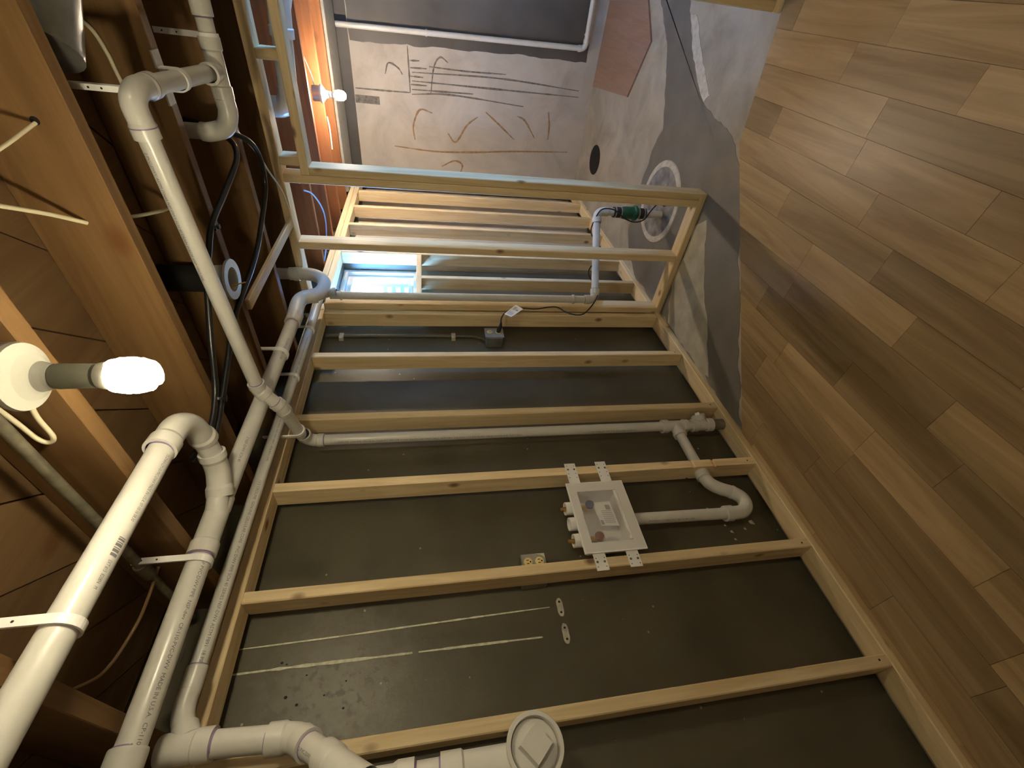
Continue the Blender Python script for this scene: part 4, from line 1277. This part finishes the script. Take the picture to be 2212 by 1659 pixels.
# ------------------------------------------------------------------ lamps
def lamp(label, x, y, ztop, gl, socket, h_sock=0.058, bulb_len=0.088, R=0.053):
    t = thing('ceiling_lamp', label, 'lamp', V((x, y, ztop)))
    c = V((x, y, ztop)); dn = V((0, 0, -1))
    mb = MB()
    mb.lathe([(0, 0), (0, R), (0.006, R * 1.03), (0.012, R), (0.022, R * 0.72), (0.034, R * 0.46), (0.046, R * 0.40), (0.052, R * 0.38), (0.052, 0)], c, dn, 40)
    b = mb.build('lamp_base', 'porcelain', t)
    for s in (-1, 1):
        MB().lathe([(0, 0.0), (0.002, 0.004), (0, 0.0055)], c + V((s * 0.012, s * 0.034, -0.0165)), V((s * .2, s * .5, -1)), 12).build('screw', 'steel', b)
    z0 = 0.050
    MB().lathe([(z0, 0.0185), (z0 + 0.008, 0.0205), (z0 + h_sock, 0.0195), (z0 + h_sock + 0.004, 0.016), (z0 + h_sock + 0.004, 0)], c, dn, 28).build('socket_extender', socket, t)
    z1 = z0 + h_sock
    MB().lathe([(z1, 0.014), (z1 + 0.006, 0.021), (z1 + 0.022, 0.0245), (z1 + 0.026, 0.020), (z1 + 0.026, 0)], c, dn, 28).build('ballast', 'porcelain', t)
    # glowing double spiral
    mb = MB()
    for ph in (0, math.pi):
        pts = []
        nT = 3.2
        for i in range(49):
            s = i / 48
            rad = 0.0245 * (0.62 + 0.38 * math.sin(math.pi * min(1, 0.12 + s * 0.95)) ** 0.6)
            if s > 0.93:
                rad *= max(0.15, (1 - s) / 0.07)
            pts.append(c + V((rad * math.cos(ph + s * nT * 2 * math.pi), rad * math.sin(ph + s * nT * 2 * math.pi), -(z1 + 0.024 + s * (bulb_len - 0.026)))))
        mb.tube(pts, 0.0062, 8)
    mb.build('bulb', gl, t)
    return t


l1 = lamp('porcelain ceiling lamp with a lit spiral bulb beside the thick drain', -0.535, 0.611, 2.158, 'bulb_glow_near', 'grey_plastic')
MB().lathe([(0, 0), (0, 0.046), (-0.06, 0.046), (-0.06, 0)], V((-0.535, 0.625, 2.158)), (0, 0, -1), 8).build('junction_box', 'galvanized', l1)
l2 = lamp('lit ceiling lamp on a joist near the far concrete wall', -0.672, 3.53, 2.19, 'bulb_glow_far', 'porcelain', 0.02, 0.085)
l3 = lamp('added unseen ceiling lamp that fills the open room with light, behind the viewer', 1.25, 0.31, 2.19, 'bulb_glow_fill', 'porcelain', 0.02, 0.085)  # added out of view to brighten the studs, pipes and floor
MB().lathe([(0, 0), (0, 0.046), (-0.045, 0.046), (-0.045, 0)], V((-0.672, 3.53, 2.192)), (0, 0, -1), 8).build('junction_box', 'galvanized', l2)


# ------------------------------------------------------------------ cables
def cable(name, label, pts, r, mat_, cat='cable', n=8):
    o = MB().tube(smooth_path(pts, n), r, 10).build(name, mat_)
    return tag(o, label, cat)


cable('lamp_cable', 'cream cable looping back on the joist beside the porcelain lamp base',
      [(-0.57, 0.672, 2.20), (-0.63, 0.688, 2.24), (-0.70, 0.687, 2.258), (-0.755, 0.686, 2.259), (-0.775, 0.686, 2.272), (-0.765, 0.686, 2.288), (-0.72, 0.687, 2.298), (-0.66, 0.687, 2.312), (-0.55, 0.687, 2.34)], 0.0046, 'cable_cream')
cable('house_cable', 'cream cable running straight into the joist below the short drop cable',
      [(-0.30, 0.735, 2.36), (-0.38, 0.90, 2.335), (-0.45, 1.02, 2.30), (-0.499, 1.088, 2.272)], 0.0046, 'cable_cream')
cable('house_cable', 'reddish cable sagging between two joists behind the slanting pipe',
      [(-0.505, 1.13, 2.272), (-0.54, 1.22, 2.262), (-0.57, 1.32, 2.262), (-0.60, 1.42, 2.275), (-0.615, 1.50, 2.285)], 0.0046, 'cable_cream')
cable('house_cable', 'cream cable slanting to a dark drilled hole high in the joist',
      [(-0.36, 0.735, 2.345), (-0.35, 0.88, 2.315), (-0.325, 1.0, 2.285), (-0.302, 1.088, 2.266)], 0.0034, 'cable_cream')
cable('house_cable', 'cream cable curving down beside the round duct towards the slanting pipe elbow',
      [(-0.17, 1.497, 2.34), (-0.20, 1.495, 2.312), (-0.245, 1.494, 2.30), (-0.27, 1.494, 2.298), (-0.31, 1.494, 2.294)], 0.0048, 'cable_cream')
MB().lathe([(0, 0), (0.001, 0.0075), (0, 0.008)], V((-0.299, 1.0905, 2.267)), (0, -1, 0), 16).build('drilled_hole', 'black_hole', ceiling)
H1 = [(-0.47, 1.87, 2.34), (-0.492, 1.85, 2.22), (-0.53, 1.90, 2.165), (-0.60, 1.955, 2.155), (-0.713, 1.968, 2.165), (-0.80, 1.85, 2.17), (-0.878, 1.661, 2.17), (-0.94, 1.38, 2.176), (-1.02, 1.21, 2.176), (-1.075, 1.10, 2.176), (-1.125, 0.99, 2.18), (-1.16, 0.93, 2.23)]
cable('black_hose', 'black hose that bulges close to the doorway header before joining its twin', H1, 0.0092, 'black_plastic', 'hose')
H2 = [(-0.50, 1.88, 2.34), (-0.515, 1.86, 2.22), (-0.55, 1.78, 2.172), (-0.60, 1.62, 2.172), (-0.645, 1.438, 2.174), (-0.70, 1.36, 2.176), (-0.755, 1.295, 2.178), (-0.90, 1.19, 2.18), (-1.04, 1.095, 2.182), (-1.10, 0.985, 2.185), (-1.14, 0.93, 2.23)]
cable('black_hose', 'black hose that bows towards the slanting pipe before joining its twin', H2, 0.0092, 'black_plastic', 'hose')
for i, (p, lab) in enumerate([((-0.655, 1.43, 2.174), 'black cable tie on the black hose where it meets the joist'), ((-1.062, 1.092, 2.176), 'black cable tie holding the two black hoses together')]):
    mb = MB().lathe([(-0.004, 0.0115), (0.004, 0.0115)], V(p), V((-0.55, -0.8, 0)), 16) if i == 0 else MB().lathe([(-0.004, 0.021), (0.004, 0.021)], V(p), V((-0.55, -0.8, 0)), 16)
    tag(mb.box(p[0] - 0.006, p[0] + 0.006, p[1] + 0.004, p[1] + 0.016, p[2] - 0.018, p[2] - 0.01).build('cable_tie', 'black_plastic'), lab, 'cable tie')
cable('partition_cable', 'thin tan cable running along the partition top plate towards the window', [(-0.50, 1.90, 2.195), (-0.60, 2.03, 2.192), (-0.72, 2.14, 2.19), (-0.85, 2.246, 2.185), (-1.02, 2.275, 2.18), (-1.2, 2.28, 2.18), (-1.32, 2.27, 2.192)], 0.0042, 'cable_cream')
cable('blue_wire', 'bluish wire drooping from the joists behind the partition', [(-1.0, 2.72, 2.21), (-1.05, 2.80, 2.185), (-1.18, 2.93, 2.175), (-1.29, 2.975, 2.178), (-1.40, 2.90, 2.18), (-1.48, 2.80, 2.19)], 0.0042, 'cable_blue', 'wire')
cable('brown_wire', 'thin brown wire curving up into the dark bay between the two thick drains', [(-1.34, 0.70, 2.30), (-1.31, 0.60, 2.275), (-1.30, 0.52, 2.27), (-1.31, 0.43, 2.30), (-1.32, 0.40, 2.36)], 0.004, 'cable_brown', 'wire')
cable('joist_cable', 'short white cable stapled under the reddish joist beyond the door header', [(-0.83, 3.65, 2.193), (-0.90, 3.652, 2.188), (-0.97, 3.655, 2.19), (-1.04, 3.66, 2.193)], 0.005, 'cable_cream')
cable('lamp_lead', 'thin lead running down the reddish joist to the far lamp', [(-0.30, 3.62, 2.33), (-0.36, 3.61, 2.28), (-0.43, 3.60, 2.30), (-0.50, 3.60, 2.27), (-0.58, 3.58, 2.24), (-0.64, 3.55, 2.225)], 0.004, 'cable_cream')
